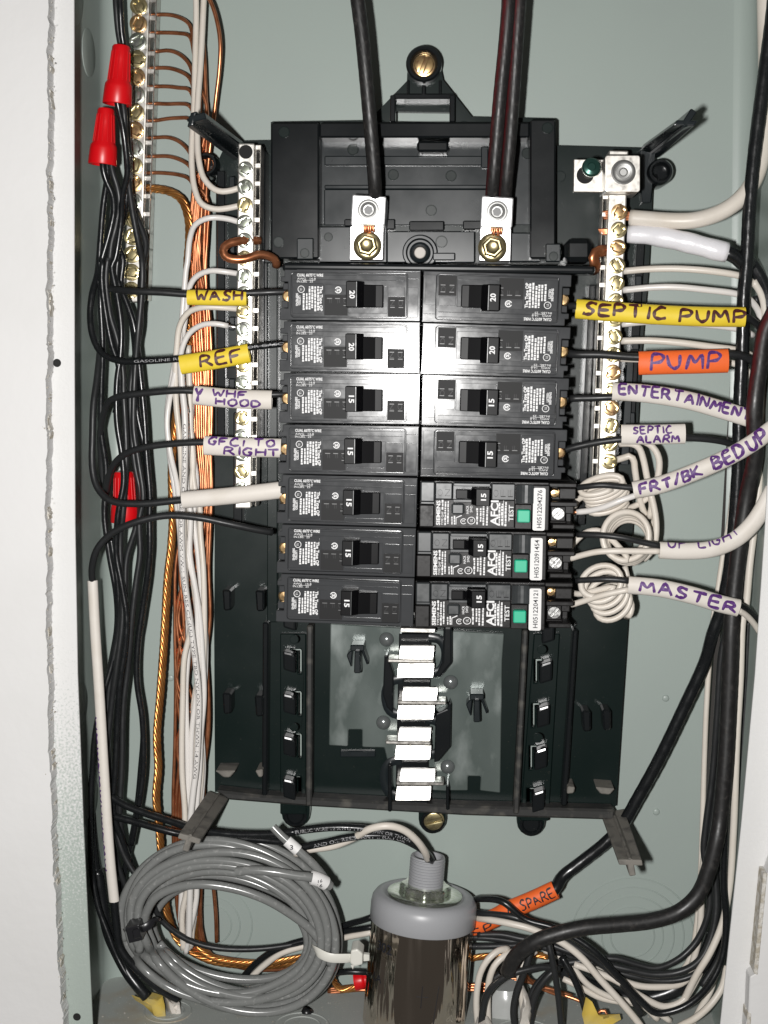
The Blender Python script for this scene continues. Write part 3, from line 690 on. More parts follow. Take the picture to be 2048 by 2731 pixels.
# ---------------------------------------------------------------- screws of the base
def slot_screw(x, y, h, r, mt, ang, name, label, cat='screw', reg='S', rec=.9, cross=False, hd=2.2):
    t = thing(name, label, cat, PR(reg,x,y,h))
    mesh_screw(t, Vector(t.location), r, mt, ang, cross, hd); return t
def half(r, gap, a0, a1, n=9):
    return [(r*math.cos(a0+(a1-a0)*i/n), r*math.sin(a0+(a1-a0)*i/n)) for i in range(n+1)]
def screw_mb(r, ang, cross=False, hd=2.2, gap=.16):
    m = MB(); ca, sa = math.cos(ang), math.sin(ang)
    rot = lambda q: [(a*ca-b*sa, a*sa+b*ca) for a, b in q]
    m.lprism(rot([(r*.98*math.cos(i*math.pi/9), r*.98*math.sin(i*math.pi/9)) for i in range(18)]), -1, hd*.45)
    g = r*gap; e = math.asin(gap)
    if not cross:
        sets = [half(r, g, e, math.pi-e), half(r, g, math.pi+e, 2*math.pi-e)]
    else:
        # slot with a square recess in the middle
        s = r*.42; sets = []
        for k in (0, math.pi):
            q = half(r, g, e, math.pi-e)+[(-s, g), (-s, s), (s, s), (s, g)]
            sets.append([(a*math.cos(k)-b*math.sin(k), a*math.sin(k)+b*math.cos(k)) for a, b in q])
    for q in sets: m.lprism(rot(q), hd*.4, hd)
    return m
def mesh_screw(t, c, r, mt, ang, cross=False, hd=2.2):
    m = screw_mb(r, ang, cross, hd); m.build('head', mt, t, bevel=r*.16, seg=2, smooth=.7)
    w_ = MB(); w_.lathe(Vector((0,0,0)), [(r*1.15,-1.2),(r*1.15,0),(r*.95,.25),(0,.25)], 20); w_.build('washer', mt, t, smooth=.7)
slot_screw(1131,174,15.5,5.0,M_BRASS,1.2,'mounting_screw','brass slotted screw in the ear above the top of the black base')
slot_screw(1157,2188,16,5.0,M_ZINC,.25,'mounting_screw','brass slotted screw in the ear at the bottom of the black base')

# ---------------------------------------------------------------- line lugs
def line_lug(x0, y0, x1, y1, py, bxy, label):
    t = thing('line_lug', label, 'terminal lug', P((x0+x1)/2, y1, 22))
    m = MB(); m.prism([(x0+4,y0),(x1+2,y0+6),(x1-2,y1),(x0,y1-2)], 24, 45); part('lug_block', m, M_ALU, t, bevel=.8, seg=2)
    cx, cy = (x0+x1)/2+1, y0+.52*(y1-y0)
    m = MB(); c = P(cx,cy,45); m.lathe(c, [(5.6,-.3),(5.6,.5),(4.9,.6),(4.7,.15),(4.1,.15),(4.1,1.2),(3.4,1.4),(2.7,.6),(0,.5)], 26); part('set_screw', m, M_ALUD, t, bevel=0, smooth=.6)
    m = MB(); m.lathe(c+Vector((0,-.0002,0)), [(2.3,-.3),(2.3,.5),(0,.5)], 6); part('hex_socket', m, M_HEX, t, bevel=0)
    m = MB(); m.prism([(x0-2,y1+2),(x1-4,y1+4),(x1-6,py),(x0-4,py)], 23, 31); part('bus_tongue', m, M_ALU, t, bevel=.5)
    bx_, by_ = bxy; b = t
    m = MB(); c = P(bx_,by_,31); m.lathe(c, [(7.4,-.2),(7.4,1),(6.6,1.7),(5,2),(0,2)], 28); part('bolt_flange', m, M_ZINC, t, bevel=0, smooth=.6)
    m = MB(); m.lathe(c+Vector((0,-.002,0)), [(5.6,0),(5.6,3),(4.9,3.6),(3.6,3.6),(3.0,3.0),(1.5,3.4),(0,3.5)], 6); part('bolt_head', m, M_ZINC, t, bevel=.3)
    m = MB(); m.lathe(c+Vector((0,-.0055,0)), [(3.2,-.2),(3.2,.3),(2.6,.7),(1.4,.35),(0,.35)], 20); part('bolt_dimple', m, M_ZINC, t, bevel=0, smooth=.6)
    rng = random.Random(int(x0))
    m = MB()
    for k in range(5):
        a = cx-12+k*6; m.tube(Tube([P(a,y1-3,33), P(a+rng.uniform(-3,3),y1+8,33.5), P(a+rng.uniform(-5,5),y1+19,32.6)]), .8, 7)
    part('strand_ends', m, M_CU, t, bevel=0, smooth=1)
line_lug(935,518,1028,600,694,(980,656),'silver lug block with brass bolt clamping the single black feed cable')
line_lug(1281,521,1368,606,697,(1313,661),'silver lug block with brass bolt clamping the paired black feed cables')

# ---------------------------------------------------------------- neutral and ground bars
_scr = {}
def bar_screw(t, x, y, h, r, k, mt):
    key = (mt.name, k % 4)
    if key not in _scr:
        _scr[key] = screw_mb(4.0, k*.8+.3, True, 1.7).build('screw', mt, t, bevel=.5, seg=2, smooth=.7); o = _scr[key]
    else: o = _scr[key].copy(); C.objects.link(o); o.parent = t
    o.location = P(x, y, h)-Vector(t.location); o.scale = (r/4.0,)*3
def castellated(x0, x1, y0, y1, sx, n, h0, h1, solid=.42):
    m = MB()
    for k in range(n):
        a = y0+(y1-y0)*k/n; b = y0+(y1-y0)*(k+solid)/n; f = lambda y: (y-y0)/(y1-y0)*sx
        m.prism([(x0+f(a),a),(x1+f(a),a),(x1+f(b),b),(x0+f(b),b)], h0, h1)
    m.prism([(x0,y0),(x0+4,y0),(x0+4+sx,y1),(x0+sx,y1)], h0, h1); m.prism([(x1-4,y0),(x1,y0),(x1+sx,y1),(x1-4+sx,y1)], h0, h1)
    return m
nb = thing('neutral_bar', 'tin-plated neutral bar with a column of screws left of the breakers', 'terminal bar', P(650,900,20))
m = MB(); m.prism([(635,382),(678,382),(668,1356),(626,1356)], 34, 44); part('bar', m, M_BAR, nb, bevel=.7, seg=2)
part('side_strip', castellated(680,697,386,1352,-13,20,30,41,.3), M_BAR, nb, bevel=.4)
m = MB(); m.prism([(640,400),(670,400),(660,1340),(634,1340)], 13.5, 33); part('bar_carrier', m, M_BLK, nb, bevel=.5)
for i in range(20):
    y = 405+47.35*i; x = 655.5-(y-405)*.0122
    if i == 0:
        m = MB(); m.lathe(P(x,y,44), [(3.5,-.5),(3.5,.1),(0,.12)], 20); part('empty_hole_shade', m, M_DARK, nb, bevel=0)  # flat black disc paints the shade of an unfilled screw hole
    else: bar_screw(nb, x, y, 44, 4.0, i*3, M_ZINC2 if i % 3 else M_ZINC)
nr = thing('neutral_bar', 'tin-plated neutral bar with a big lug at its top, right of the breakers', 'terminal bar', P(1640,900,20))
m = MB(); m.prism([(1624,512),(1672,512),(1640,1276),(1596,1276)], 34, 44); part('bar', m, M_BAR, nr, bevel=.7, seg=2)
part('side_strip', castellated(1606,1623,518,1270,-29,16,30,41,.3), M_BAR, nr, bevel=.4)
m = MB(); m.prism([(1630,520),(1664,520),(1630,1380),(1600,1380)], 13.5, 33); part('bar_carrier', m, M_BLK, nr, bevel=.5)
for i in range(15):
    y = 566+47.45*i; x = 1651-(y-566)*.040
    bar_screw(nr, x, y, 44, 4.1, i*3+1, M_BRASS if i in (0,2,9,11) else M_ZINC)
m = MB(); m.rp('C', rr(628,985,848,1215,14), 30, 58); part('main_lug', m, M_BAR, nr, bevel=1.8, seg=3)
m = MB(); c = PR('C',742,1092,58); m.lathe(c, [(6,-.3),(6,.5),(5.2,.9),(4.6,.4),(3.6,.2),(3.3,1.1),(2.2,1),(1.6,.2),(0,.2)], 26); part('set_screw', m, M_ALUD, nr, bevel=0, smooth=.6)
m = MB(); m.rp('C',[(650,952),(775,955),(775,985),(650,985)], 30, 46); m.rp('C',[(618,1205),(790,1205),(790,1235),(618,1235)], 30, 47); part('lug_tongue', m, M_BAR, nr, bevel=.6)
bs = thing('bonding_strap', 'square tin-plated strap with a tilted green screw beside the big neutral lug', 'bonding strap', PR('C',520,1120,20))
m = MB(); m.rp('C',[(428,1008),(618,1010),(618,1220),(424,1218)], 40, 43); part('strap', m, M_BAR, bs, bevel=.4)
m = MB(); c = PR('C',500,1110,43); m.lathe(c, [(4.3,-.2),(4.3,.2),(0,.2)], 20); part('strap_hole_shade', m, M_DARK, bs, bevel=0)  # shade inside the strap's hole painted as a dark disc
ax = (PR('C',545,1050,62)-PR('C',508,1125,36)).normalized(); m = MB()
m.lathe(PR('C',508,1125,36), [(2.4,0),(2.4,22)], 14, ax); part('screw_shank', m, M_ALUD, bs, bevel=0, smooth=.7)
m = MB(); m.lathe(PR('C',508,1125,36)+ax*.021, [(3,0),(4.6,.5),(4.7,1.7),(3.8,2.8),(2.1,3.2),(1.8,2.5),(0,2.5)], 22, ax); part('green_head', m, M_GSCR, bs, bevel=0, smooth=.6)
gb = thing('ground_bar', 'slim ground bar screwed to the back of the box at the upper left', 'terminal bar', P(376,400,0))
m = MB(); m.prism([(353,-60),(400,-60),(374,806),(330,806)], 3, 14); part('bar', m, M_BAR, gb, bevel=.7, seg=2)
part('side_strip', castellated(401,420,-55,802,-26,18,2,11,.3), M_BAR, gb, bevel=.4)
for i in range(-1, 17):
    y = 17+47.3*i; x = 371-(y-17)*.0275
    bar_screw(gb, x, y, 14, 4.6, i*3+2, (M_ZINC, M_ZINC2, M_BRASS)[(i*5) % 3] if i < 12 else M_ZINC)
# ================================================================ breakers
GAP = [(1126,721),(1122,858),(1122,997),(1122,1135),(1116,1274),(1113,1409),(1108,1542),(1104,1674)]
LFT = [(748,716),(745,855),(745,992),(744,1131),(739,1265),(739,1397),(738,1531),(735,1659)]
RGT = [(1522,730),(1520,872),(1517,1009),(1513,1144),(1508,1282),(1504,1415),(1501,1548),(1497,1680)]
def bprint(mb, items, fnr):
    for it in items: it(mb, fnr)
U = lambda x: (x-150)*.0561-35.4      # zoomed photo units on the top left breaker -> local mm
V = lambda y: 12.75-(y-226)*.0561
def place(t, i, right, wd):
    a = [P(*(GAP if right else LFT)[i+k], 70) for k in (0, 1)]; b = [P(*(RGT if right else GAP)[i+k], 70) for k in (0, 1)]
    ctr = (a[0]+a[1]+b[0]+b[1])/4; d = (b[0]+b[1]-a[0]-a[1])/2
    ang = math.atan2(d.z, d.x)
    t.location = (ctr.x, -.020, ctr.z); t.rotation_euler = (0, -ang, 0)
    return ctr, d.length*1000, ang
def build(t, name, mb, m, parent=None, **k):
    return mb.build(name, m, parent or t, **k)
def qp():
    t = thing('circuit_breaker', 'x', 'circuit breaker', (0,0,0), 'plain grey single-pole breakers')
    m = MB()
    x0, x1, z0, z1 = -35.4, 34.7, 12.32, -12.32
    ol = [(x0+2.2,z0),(x1,z0),(x1,z1),(x0,z1),(x0,-6.6),(x0+4,-6.6),(x0+4,6.4),(x0+.4,6.4),(x0+.4,9),(x0+2.2,9)]
    m.lprism(ol, 0, 47)
    b_ = build(t, 'body', m, M_BRK, bevel=.2)
    m = MB(); m.lprism(ol, 46.9, 49, [rr(U(258)-.42,V(264)+.42,U(1278)+.42,V(640)-.42,1.3)[::-1]]); build(t, 'rim', m, M_BRK, b_, bevel=.3)
    m = MB(); m.lrect(x0+.3, 6.0, x0+4.5, -6.2, 0, 36); build(t, 'terminal_block', m, M_BRKD, bevel=.3)
    m = MB(); m.lprism([(x0+1.2,5.8),(x0+3.9,5.8),(x0+3.9,2.6),(x0+1.2,2.6)], 34, 46.5); m.lprism([(x0+.3,-2.8),(x0+3.6,-2.8),(x0+3.6,-6.2),(x0+.3,-6.2)], 34, 45); build(t, 'terminal_wall', m, M_BRK, bevel=.3)
    m = MB(); m.lathe(Vector(((x0+3.1)/1000,-.040,-.0005)), [(3.1,-4),(3.1,.6),(2.3,1.5),(0,1.7)], 16); build(t, 'terminal_screw', m, M_BRASS, smooth=.7)
    # raised face plate: rim, upper band, text field, sunk switch well
    F0 = U(258), U(1278), V(264), V(640)
    m = MB()
    well = [(U(762),V(372)),(U(1106),V(372)),(U(1106),V(606)),(U(762),V(606))]
    m.lprism(rr(F0[0],F0[2],F0[1],F0[3],1.1), 46.5, 50.0, [well[::-1]])
    build(t, 'face_plate', m, M_BRK, bevel=.22)
    m = MB(); m.lrect(U(758)+.02,V(370)-.02,U(1108),V(610),48.2,49.0); build(t, 'switch_well', m, M_BRK, bevel=0)
    m = MB()
    for q in ((U(270),V(276),U(1262),V(283)), (U(270),V(318),U(1262),V(324))): m.lrect(*q, 49.9, 50.25)
    m.lrect(U(262),V(352),U(540),V(618),49.9,50.35,.7)
    build(t, 'label_field', m, M_BRK, bevel=.12)
    for q in ((552,364,756,446),(1118,378,1262,460)): m = MB(); m.lrect(U(q[0]),V(q[1]),U(q[2]),V(q[3]),49.8,50.5,.4); build(t, 'raised_tile', m, M_BRK, bevel=.2)
    m = MB(); m.lrect(U(548),V(450),U(756),V(630),49.8,50.12); build(t, 'off_panel', m, M_BRKD)
    m = MB(); m.lrect(U(1114),V(464),U(1268),V(636),49.8,50.12); build(t, 'on_panel', m, M_BRKD)
    # end steps towards the middle of the panel, groove lines
    m = MB(); m.lrect(U(1290),V(300),U(1390),V(304),48.8,49.4); m.lrect(U(1290),V(380),U(1380),V(640),48.8,49.3); m.lrect(U(300),V(232),U(1400),V(242),48.8,49.5); build(t, 'edge_step', m, M_BRK, bevel=.12)
    m = MB()
    for k in range(3): text(m, 'FFO'[k], flat(U(575+72*k), V(480), 50.3, -90), 2.2, 2.4, -.02)
    for k in range(2): text(m, 'NO'[k], flat(U(1135+72*k), V(490), 50.3, -90), 2.2, 3.0, -.02)
    build(t, 'emboss', m, M_EMB, recalc=False)['kind'] = 'stuff'
    m = MB()
    for x, w_ in ((572,46),(644,44),(718,40)): m.lrect(U(x),V(479),U(x+w_),V(483.5),50.1,50.45)
    for x, y in ((1135,492),(1210,492),(1135,552),(1210,552),(720,540)): m.lrect(U(x),V(y),U(x+40),V(y+5),50.1,50.45)
    build(t, 'emboss_edge', m, M_RAIS)['kind'] = 'stuff'
    # lettering
    m = MB()
    text(m, 'CU/AL 60/75°C WIRE', flat(U(304),V(294),50.32), 1.35, 13.1, .03)
    text(m, 'AWG   14-8', flat(U(306),V(322),50.32), 1.0, 9.2, .0); text(m, 'IN.LBS.  25', flat(U(304),V(346),50.4), 1.0, 8, .0)
    m.add([flat(U(350),V(328),50.34)(a,b) for a,b in ((0,0),(6.6,0),(6.6,.14),(0,.14))], [(0,1,2,3)])
    text(m, 'The Type QP', flat(U(507),V(376),50.45,-90), 1.5, 12.2, .035)
    rg = random.Random(3)
    for x, y0, y1, hh in ((484,378,588,1.12),(458,380,595,1.12),(432,378,570,1.1),(408,380,580,1.12),(384,440,590,1.1),(356,440,585,1.1)):
        words_(m, flat(U(x),V(y0),50.45,-90), (y1-y0)*.0561, hh, 0, rg)
    text(m, 'LISTED', flat(U(318),V(462),50.45,-90), 1.05, 4.6, .03); text(m, 'SIEMENS', flat(U(296),V(440),50.45,-90), 1.05, 6.2, .03)
    c = Vector((U(342)/1000, -.05045, V(405)/1000))
    for r in (1.75,):
        for k in range(24):
            a, b = k*math.pi/12, (k+1)*math.pi/12
            m.add([c+Vector((q*math.cos(g),0,q*math.sin(g)))/1000 for q, g in ((r,a),(r-.32,a),(r-.32,b),(r,b))], [(0,1,2,3)])
    text(m, 'UL', flat(U(330),V(396),50.45,-90), 1.2, 1.4, .0)
    c = Vector((U(672)/1000, -.05058, V(408)/1000))
    for k in range(20):
        if k in (9, 10): continue
        a, b = k*math.pi/10, (k+1)*math.pi/10
        m.add([c+Vector((q*math.cos(g),0,q*math.sin(g)))/1000 for q, g in ((1.7,a),(1.2,a),(1.2,b),(1.7,b))], [(0,1,2,3)])
    text(m, 'S', flat(U(660),V(396),50.58,-90), 1.5, 1.5, .04)
    build(t, 'lettering', m, M_PRINT, recalc=False)
    # toggle handle
    m = MB()
    prof = [(U(752),46),(U(752),58.6),(U(846),58.9),(U(905),55.2),(U(1010),53.2),(U(1072),52.8),(U(1078),46)]
    for (za, zb, q) in ((V(338),V(562),prof[:4]+[(U(905),46)]), (V(364),V(558),[(U(895),46),(U(895),55.0)]+prof[4:])):
        m.solid([[Vector((x/1000,-h/1000,za/1000)) for x, h in q]], Vector((0,0,(zb-za)/1000)))
    hd = build(t, 'handle', m, M_HAND, bevel=.35)
    m = MB(); m.solid([[Vector((x/1000,-h/1000,V(342)/1000)) for x, h in ((U(842),58.95),(U(849),58.95),(U(849),58.6),(U(842),58.6))]], Vector((0,0,-.012)))
    o = build(t, 'edge_highlight', m, M_AFG, hd, bevel=.05)  # pale strip paints the glint along the handle's edge
    return t, hd
def number(s, hd, wd=3.9):
    m = MB(); text(m, s, flat(U(786),V(418),59.02,-90), 2.5, wd, .03, 0)
    return m.build('number', M_PRINT, hd, recalc=False)
def copy_tree(o, parent=None):
    c = o.copy(); C.objects.link(c)
    if parent is not None: c.parent = parent
    for ch in list(o.children): copy_tree(ch, c)
    return c
proto, hd = qp()
n20 = number('20', hd)
qps = [('L',0,'20','20 amp grey breaker at the top of the left column, beside the WASH tag'),
 ('L',1,'20','20 amp grey breaker, second down on the left, level with the REF tag'),
 ('L',2,'15','15 amp grey breaker on the left, fed by the wire tagged WHF HOOD'),
 ('L',3,'15','15 amp grey breaker on the left, beside the tag reading GFCI TO RIGHT'),
 ('L',4,'15','15 amp grey breaker on the left, beside the blank white sleeve'),
 ('L',5,'15','15 amp grey breaker on the left, fed by a plain untagged black wire'),
 ('L',6,'15','15 amp grey breaker at the bottom of the left column, without a wire'),
 ('R',0,'20','20 amp grey breaker at the top of the right column, beside the SEPTIC PUMP tag'),
 ('R',1,'20','20 amp grey breaker on the right, level with the orange PUMP tag'),
 ('R',2,'15','15 amp grey breaker on the right, fed by the wire tagged ENTERTAINMENT'),
 ('R',3,'15','15 amp grey breaker on the right, fed by the wire tagged SEPTIC ALARM')]
first15 = None; BR = {}
for k, (sd, i, amp, lab) in enumerate(qps):
    t = proto if k == 0 else copy_tree(proto)
    hdl = [c for c in t.children if c.name.startswith('handle')][0]
    if amp == '15':
        nm = [c for c in hdl.children if c.name.startswith('number')][0]
        if first15 is None:
            m = MB(); text(m, '15', flat(U(786),V(418),59.02,-90), 2.5, 3.7, .03); o = m.build('number', M_PRINT, None, recalc=False); first15 = o.data
            bpy.data.objects.remove(o)
        nm.data = first15
    t['label'] = lab
    ctr, ln, ang = place(t, i, sd == 'R', 71)
    if sd == 'R': t.rotation_euler = (0, math.pi-ang, 0)
    t.scale = (ln/70.6, 1, 1); BR[sd, i] = t

# ---------------------------------------------------------------- arc-fault breakers
UA = lambda x: (x-105)*.0548-35.5
VA = lambda y: 12.7-(y-105)*.0561
def afci():
    t = thing('arc_fault_breaker', 'x', 'arc-fault breaker', (0,0,0), 'arc-fault breakers with green test buttons')
    R = lambda n, q, h0, h1, mt=M_AF, b=.3, r=0: build(t, n, (lambda m: (m.lrect(UA(q[0]),VA(q[1]),UA(q[2]),VA(q[3]),h0,h1,r), m)[1])(MB()), mt, bevel=b)
    R('body', (105,112,1250,548), 0, 46)
    R('end_pad', (112,112,238,298), 45, 52, M_AFG, .6); R('end_step', (112,298,240,325), 45, 50, M_AFG, .4); R('end_block', (105,328,234,532), 45, 51, M_AF, .5)
    R('on_panel', (244,122,392,272), 45, 51.5, M_AFG, .4); R('off_panel', (742,122,946,272), 45, 51.5, M_AFG, .4)
    R('handle_slot', (398,118,738,285), 45, 48, M_AFG, .3); R('slot_lip', (404,122,730,150), 47, 51.5, M_AFG, .3); R('slot_sill', (400,272,570,300), 45, 51, M_AFG, .3)
    R('label_field', (242,276,946,524), 45, 50.6, M_AF, .2)
    m = MB(); q = []
    for k in range(7): q.append((UA(958+25.5*k), 51.8-1.6*math.sin(k/6*math.pi)))
    m.solid([[Vector((x/1000,-h/1000,VA(130)/1000)) for x, h in [(q[0][0],45)]+q+[(q[-1][0],45)]]], Vector((0,0,-.0095))); build(t, 'scoop', m, M_AFG, bevel=.2)
    R('button_bezel', (950,310,1102,540), 45, 49.5, M_AF, .4)
    R('test_button', (970,352,1082,468), 49, 54.5, M_GREEN, .5)
    R('trip_window', (388,304,502,408), 50, 53.8, M_AFG, .9)
    R('end_cap', (1106,130,1250,545), 45, 51, M_AF, .4)
    s = R('serial_label', (1108,154,1216,546), 50.9, 51.12, M_LBL, 0, 1)
    # stepped terminal end with its two clamps
    m = MB(); m.lrect(UA(1250),VA(112),UA(1480),VA(545),0,30); build(t, 'terminal_block', m, M_AF, bevel=.5)
    m = MB()
    for q in ((1250,118,1500,160,44),(1340,160,1490,262,47),(1265,290,1510,335,45),(1400,335,1490,420,36),(1270,478,1420,500,40),(1290,500,1490,545,44),(1250,160,1275,300,42),(1250,335,1275,545,40)): m.lrect(UA(q[0]),VA(q[1]),UA(q[2]),VA(q[3]),25,q[4])
    build(t, 'terminal_wall', m, M_AF, bevel=.5)
    m = MB(); m.lathe(Vector((UA(1312)/1000,-.038,VA(225)/1000)), [(2.4,-6),(2.4,0),(1.8,.8),(0,1)], 14); build(t, 'terminal_screw', m, M_BRASS, smooth=.7)
    m = screw_mb(3.3, .9, False, 1.6)
    for v in m.v: v += Vector((UA(1342)/1000,-.041,VA(405)/1000))
    build(t, 'neutral_screw', m, M_SCR, bevel=.3, smooth=.7)
    m = MB(); m.lrect(UA(1280),VA(345),UA(1408),VA(478),30,40.5); build(t, 'neutral_clamp', m, M_AF, bevel=.3)
    # handle
    m = MB(); m.solid([[Vector((x/1000,-h/1000,VA(180)/1000)) for x, h in ((UA(424),46),(UA(424),52.5),(UA(530),52.5),(UA(580),55),(UA(580),46))]], Vector((0,0,-.0047)))
    m.solid([[Vector((x/1000,-h/1000,VA(158)/1000)) for x, h in ((UA(562),46),(UA(562),54),(UA(600),59.6),(UA(722),60.2),(UA(728),46))]], Vector((0,0,-.0088)))
    h_ = build(t, 'handle', m, M_HAND, bevel=.35)
    m = MB(); text(m, '15', flat(UA(688),VA(262),60.28,90), 2.3, 3.7, .03); build(t, 'number', m, M_PRINT, h_, recalc=False)
    m = MB(); T = lambda s, x, y, hg, wd, bo=.01: text(m, s, flat(UA(x),VA(y),50.72,90), hg, wd, bo)
    T('SIEMENS', 288, 514, 1.75, 12.8, .035); T('AFCI', 802, 508, 3.5, 13.0, .03); T('TEST', 936, 466, 2.2, 8.4, .015)
    T('HACR', 542, 404, 1.2, 4.2); T('SWD', 574, 390, 1.2, 3.4)
    T('TYPE QAF', 318, 512, 1.0, 7)
    rg = random.Random(5)
    for x, y0, y1, hh in ((318,370,280,1.0),(342,512,288,.9),(366,500,290,.9),(402,505,425,.9),(424,505,425,.9),(626,500,350,1.0),(656,475,340,.9),(682,508,330,1.0),(714,508,330,1.0),(822,508,290,1.0),(846,505,300,1.0),(878,512,280,1.1)):
        words_(m, flat(UA(x),VA(y0),50.72,90), (y0-y1)*.0561, hh, 0, rg)
    for q in ((846,510,850,276),(428,505,434,440)): m.add([Vector((UA(a)/1000,-.05074,VA(b)/1000)) for a, b in ((q[0],q[1]),(q[2],q[1]),(q[2],q[3]),(q[0],q[3]))], [(0,1,2,3)])
    m.add([Vector((UA(a)/1000,-.05074,VA(b)/1000)) for a, b in ((428,440),(434,446),(482,424),(478,416))], [(0,1,2,3)])
    for cx, cy, r in ((566,466,1.95),(497,474,1.5)):
        for k in range(20):
            if r < 1.8 and k in (0, 1, 18, 19): continue
            a, b = k*math.pi/10, (k+1)*math.pi/10
            m.add([Vector(((UA(cx)+q*math.cos(g))/1000,-.05072,(VA(cy)+q*math.sin(g))/1000)) for q, g in ((r,a),(r-.35,a),(r-.35,b),(r,b))], [(0,1,2,3)])
    text(m, 'UL', flat(UA(578),VA(478),50.72,90), 1.3, 1.6); text(m, 'S', flat(UA(508),VA(480),50.72,90), 1.2, 1.0)
    build(t, 'lettering', m, M_PRINT, recalc=False)
    m = MB()
    for k in range(2): text(m, 'ON'[k], flat(UA(310+66*k),VA(242),51.62,90), 2.7, 3.4, -.03)
    for k in range(3): text(m, 'OFF'[k], flat(UA(802+64*k),VA(242),51.62,90), 2.6, 3.6, -.03)
    build(t, 'emboss', m, M_HAND, recalc=False)['kind'] = 'stuff'
    return t, s
ap, srl = afci()
AF = [(4,'H0512204276','arc-fault breaker serial H0512204276, uppermost of the three, feeding the FRT/BK BED cable'),
      (5,'H0512091454','arc-fault breaker serial H0512091454, the middle one, between two white wire coils'),
      (6,'H0512204121','arc-fault breaker serial H0512204121, the lowest one, feeding the MASTER cable')]
for k, (i, ser, lab) in enumerate(AF):
    t = ap if k == 0 else copy_tree(ap)
    t['label'] = lab; ctr, ln, ang = place(t, i, True, 71); BR['R', i] = t
    t.scale = (ln/74*1.04, 1, .97)
    d = Vector((math.cos(ang), 0, math.sin(ang)))
    o0 = P(*[( (1120,1281),(1112,1415),(1108,1550))[k],][0], 70)
    t.location.x = o0.x+.0355*t.scale.x*math.cos(ang)+.0; t.location.z = o0.z-.0127*.97+.0355*math.sin(ang)
    AFT = globals().setdefault('AFT', []); AFT.append((t, ser))
for t, ser in AFT:
    lbl = [c for c in t.children if c.name.startswith('serial_label')][0]
    m = MB(); text(m, ser, flat(UA(1186),VA(522),51.2,90), 2.2, 19.6, .012)
    m.build('serial_number', M_INK, lbl, recalc=False)
# ================================================================ wires
BLKG = 'black insulated wires'; WHG = 'white insulated wires'; CUG = 'bare copper ground wires'
def wire(name, label, m, r, *spec, h=40, group=None, n=10, lobes=None, cat='wire', rvar=None):
    tb = Tube(path(*spec, h=h)); mb = MB(); mb.tube(tb, r, n, lobes=lobes)
    o = mb.build(name, m, None, smooth=3.2, org=tb.p[0]); tag(o, label, cat, group)
    return o, tb
def twire(name, label, *segs, group=None, cat='wire'):
    """a wire with parts; segs: (part name, material, r, rn or None, points, opts)"""
    p0 = segs[0][4]; t = thing(name, label, cat, Vector(p0[0]), group); tbs = []
    for (nm, m, r, rn, pts, op) in segs:
        tb = Tube(pts); mb = MB()
        if op.get('sleeve'): mb.sleeve(tb, r, rn)
        else: mb.tube(tb, r, op.get('n', 10), rn, lobes=op.get('lobes'))
        o = part(nm, mb, m, t, bevel=0, smooth=.9 if op.get('sleeve') else 3.2); tbs.append((o, tb, r, rn))
        for wr in op.get('write', ()):
            mk = MB(); script(mk, wr[0], on_sleeve(tb, r, rn, wr[6] if len(wr) > 6 else 0), wr[1]*tb.len*1000, wr[2]*tb.len*1000, wr[3]*r, wr[4]*r, wr[5])
            sub('lettering', mk, op['ink'], o, t, recalc=False)
        if op.get('print'):
            s, a, b, hgt, flip = op['print']; mk = MB(); f0 = on_sleeve(tb, r, rn or r)
            f = (lambda x, y: f0(b*tb.len*1000-x, hgt*.5-y, .06)) if flip else (lambda x, y: f0(a*tb.len*1000+x, y-hgt*.5, .06))
            text(mk, s, f, hgt, (b-a)*tb.len*1000, .0); sub('printing', mk, op['ink'], o, t, recalc=False)
    return t
SL = dict(sleeve=True)
# ---- tagged wires on the left
twire('tagged_wire', 'black wire in a yellow sleeve marked WASH, into the top left breaker',
 ('insulation', M_WBM, 1.75, None, path('D',[(640,250,38),(670,268,48),(780,280,56),(950,287,58),(1105,298,58),(1250,300,58),(1450,292,58),(1659,284,56),(1790,282,52)]), {}),
 ('sleeve', M_YEL, 3.9, 2.6, path('D',[(1107,316,58),(1280,320,58.5),(1455,321,58)]), dict(SL, ink=M_BRN, write=[('WASH',.16,.93,-.30,.95,1.25)])))
twire('tagged_wire', 'black wire in a yellow sleeve marked REF, into the second left breaker',
 ('insulation', M_WB, 1.75, None, path('D',[(588,60,36),(575,180,40),(545,290,44),(532,430,46),(550,555,48),(600,645,50),(700,690,52),(850,692,54),(1060,678,57),(1270,650,58),(1470,612,58),(1659,590,57),(1775,578,52)]),
   dict(ink=M_PRG, print=('GASOLINE RES OR AWM VW-1 OR GASOLIN', .46,.98,1.3,False))),
 ('sleeve', M_YEL, 4.9, 2.7, path('D',[(1065,715,58),(1270,683,58.5),(1470,645,58)]), dict(SL, ink=M_BRN, write=[('REF',.30,.88,-.62,.70,1.35)])))
twire('tagged_wire', 'charcoal wire in a white sleeve marked WHF HOOD, on the left',
 ('insulation', M_WBM, 1.75, None, path('D',[(612,1500,24),(600,1300,28),(592,1120,34),(612,1000,42),(640,935,48),(690,905,52),(850,882,56),(1050,866,58),(1145,868,58),(1400,885,58),(1600,890,57),(1659,888,56),(1790,888,52)]), {}),
 ('sleeve', M_SLV, 4.9, 2.6, path('D',[(1144,893,58.5),(1380,915,59),(1604,922,58.5)]), dict(SL, ink=M_PURP, write=[('Y',.02,.11,-.6,.75,1.5),('WHF',.25,.68,.12,.82,1.1),('HOOD',.30,.86,-.74,-.05,1.1)])))
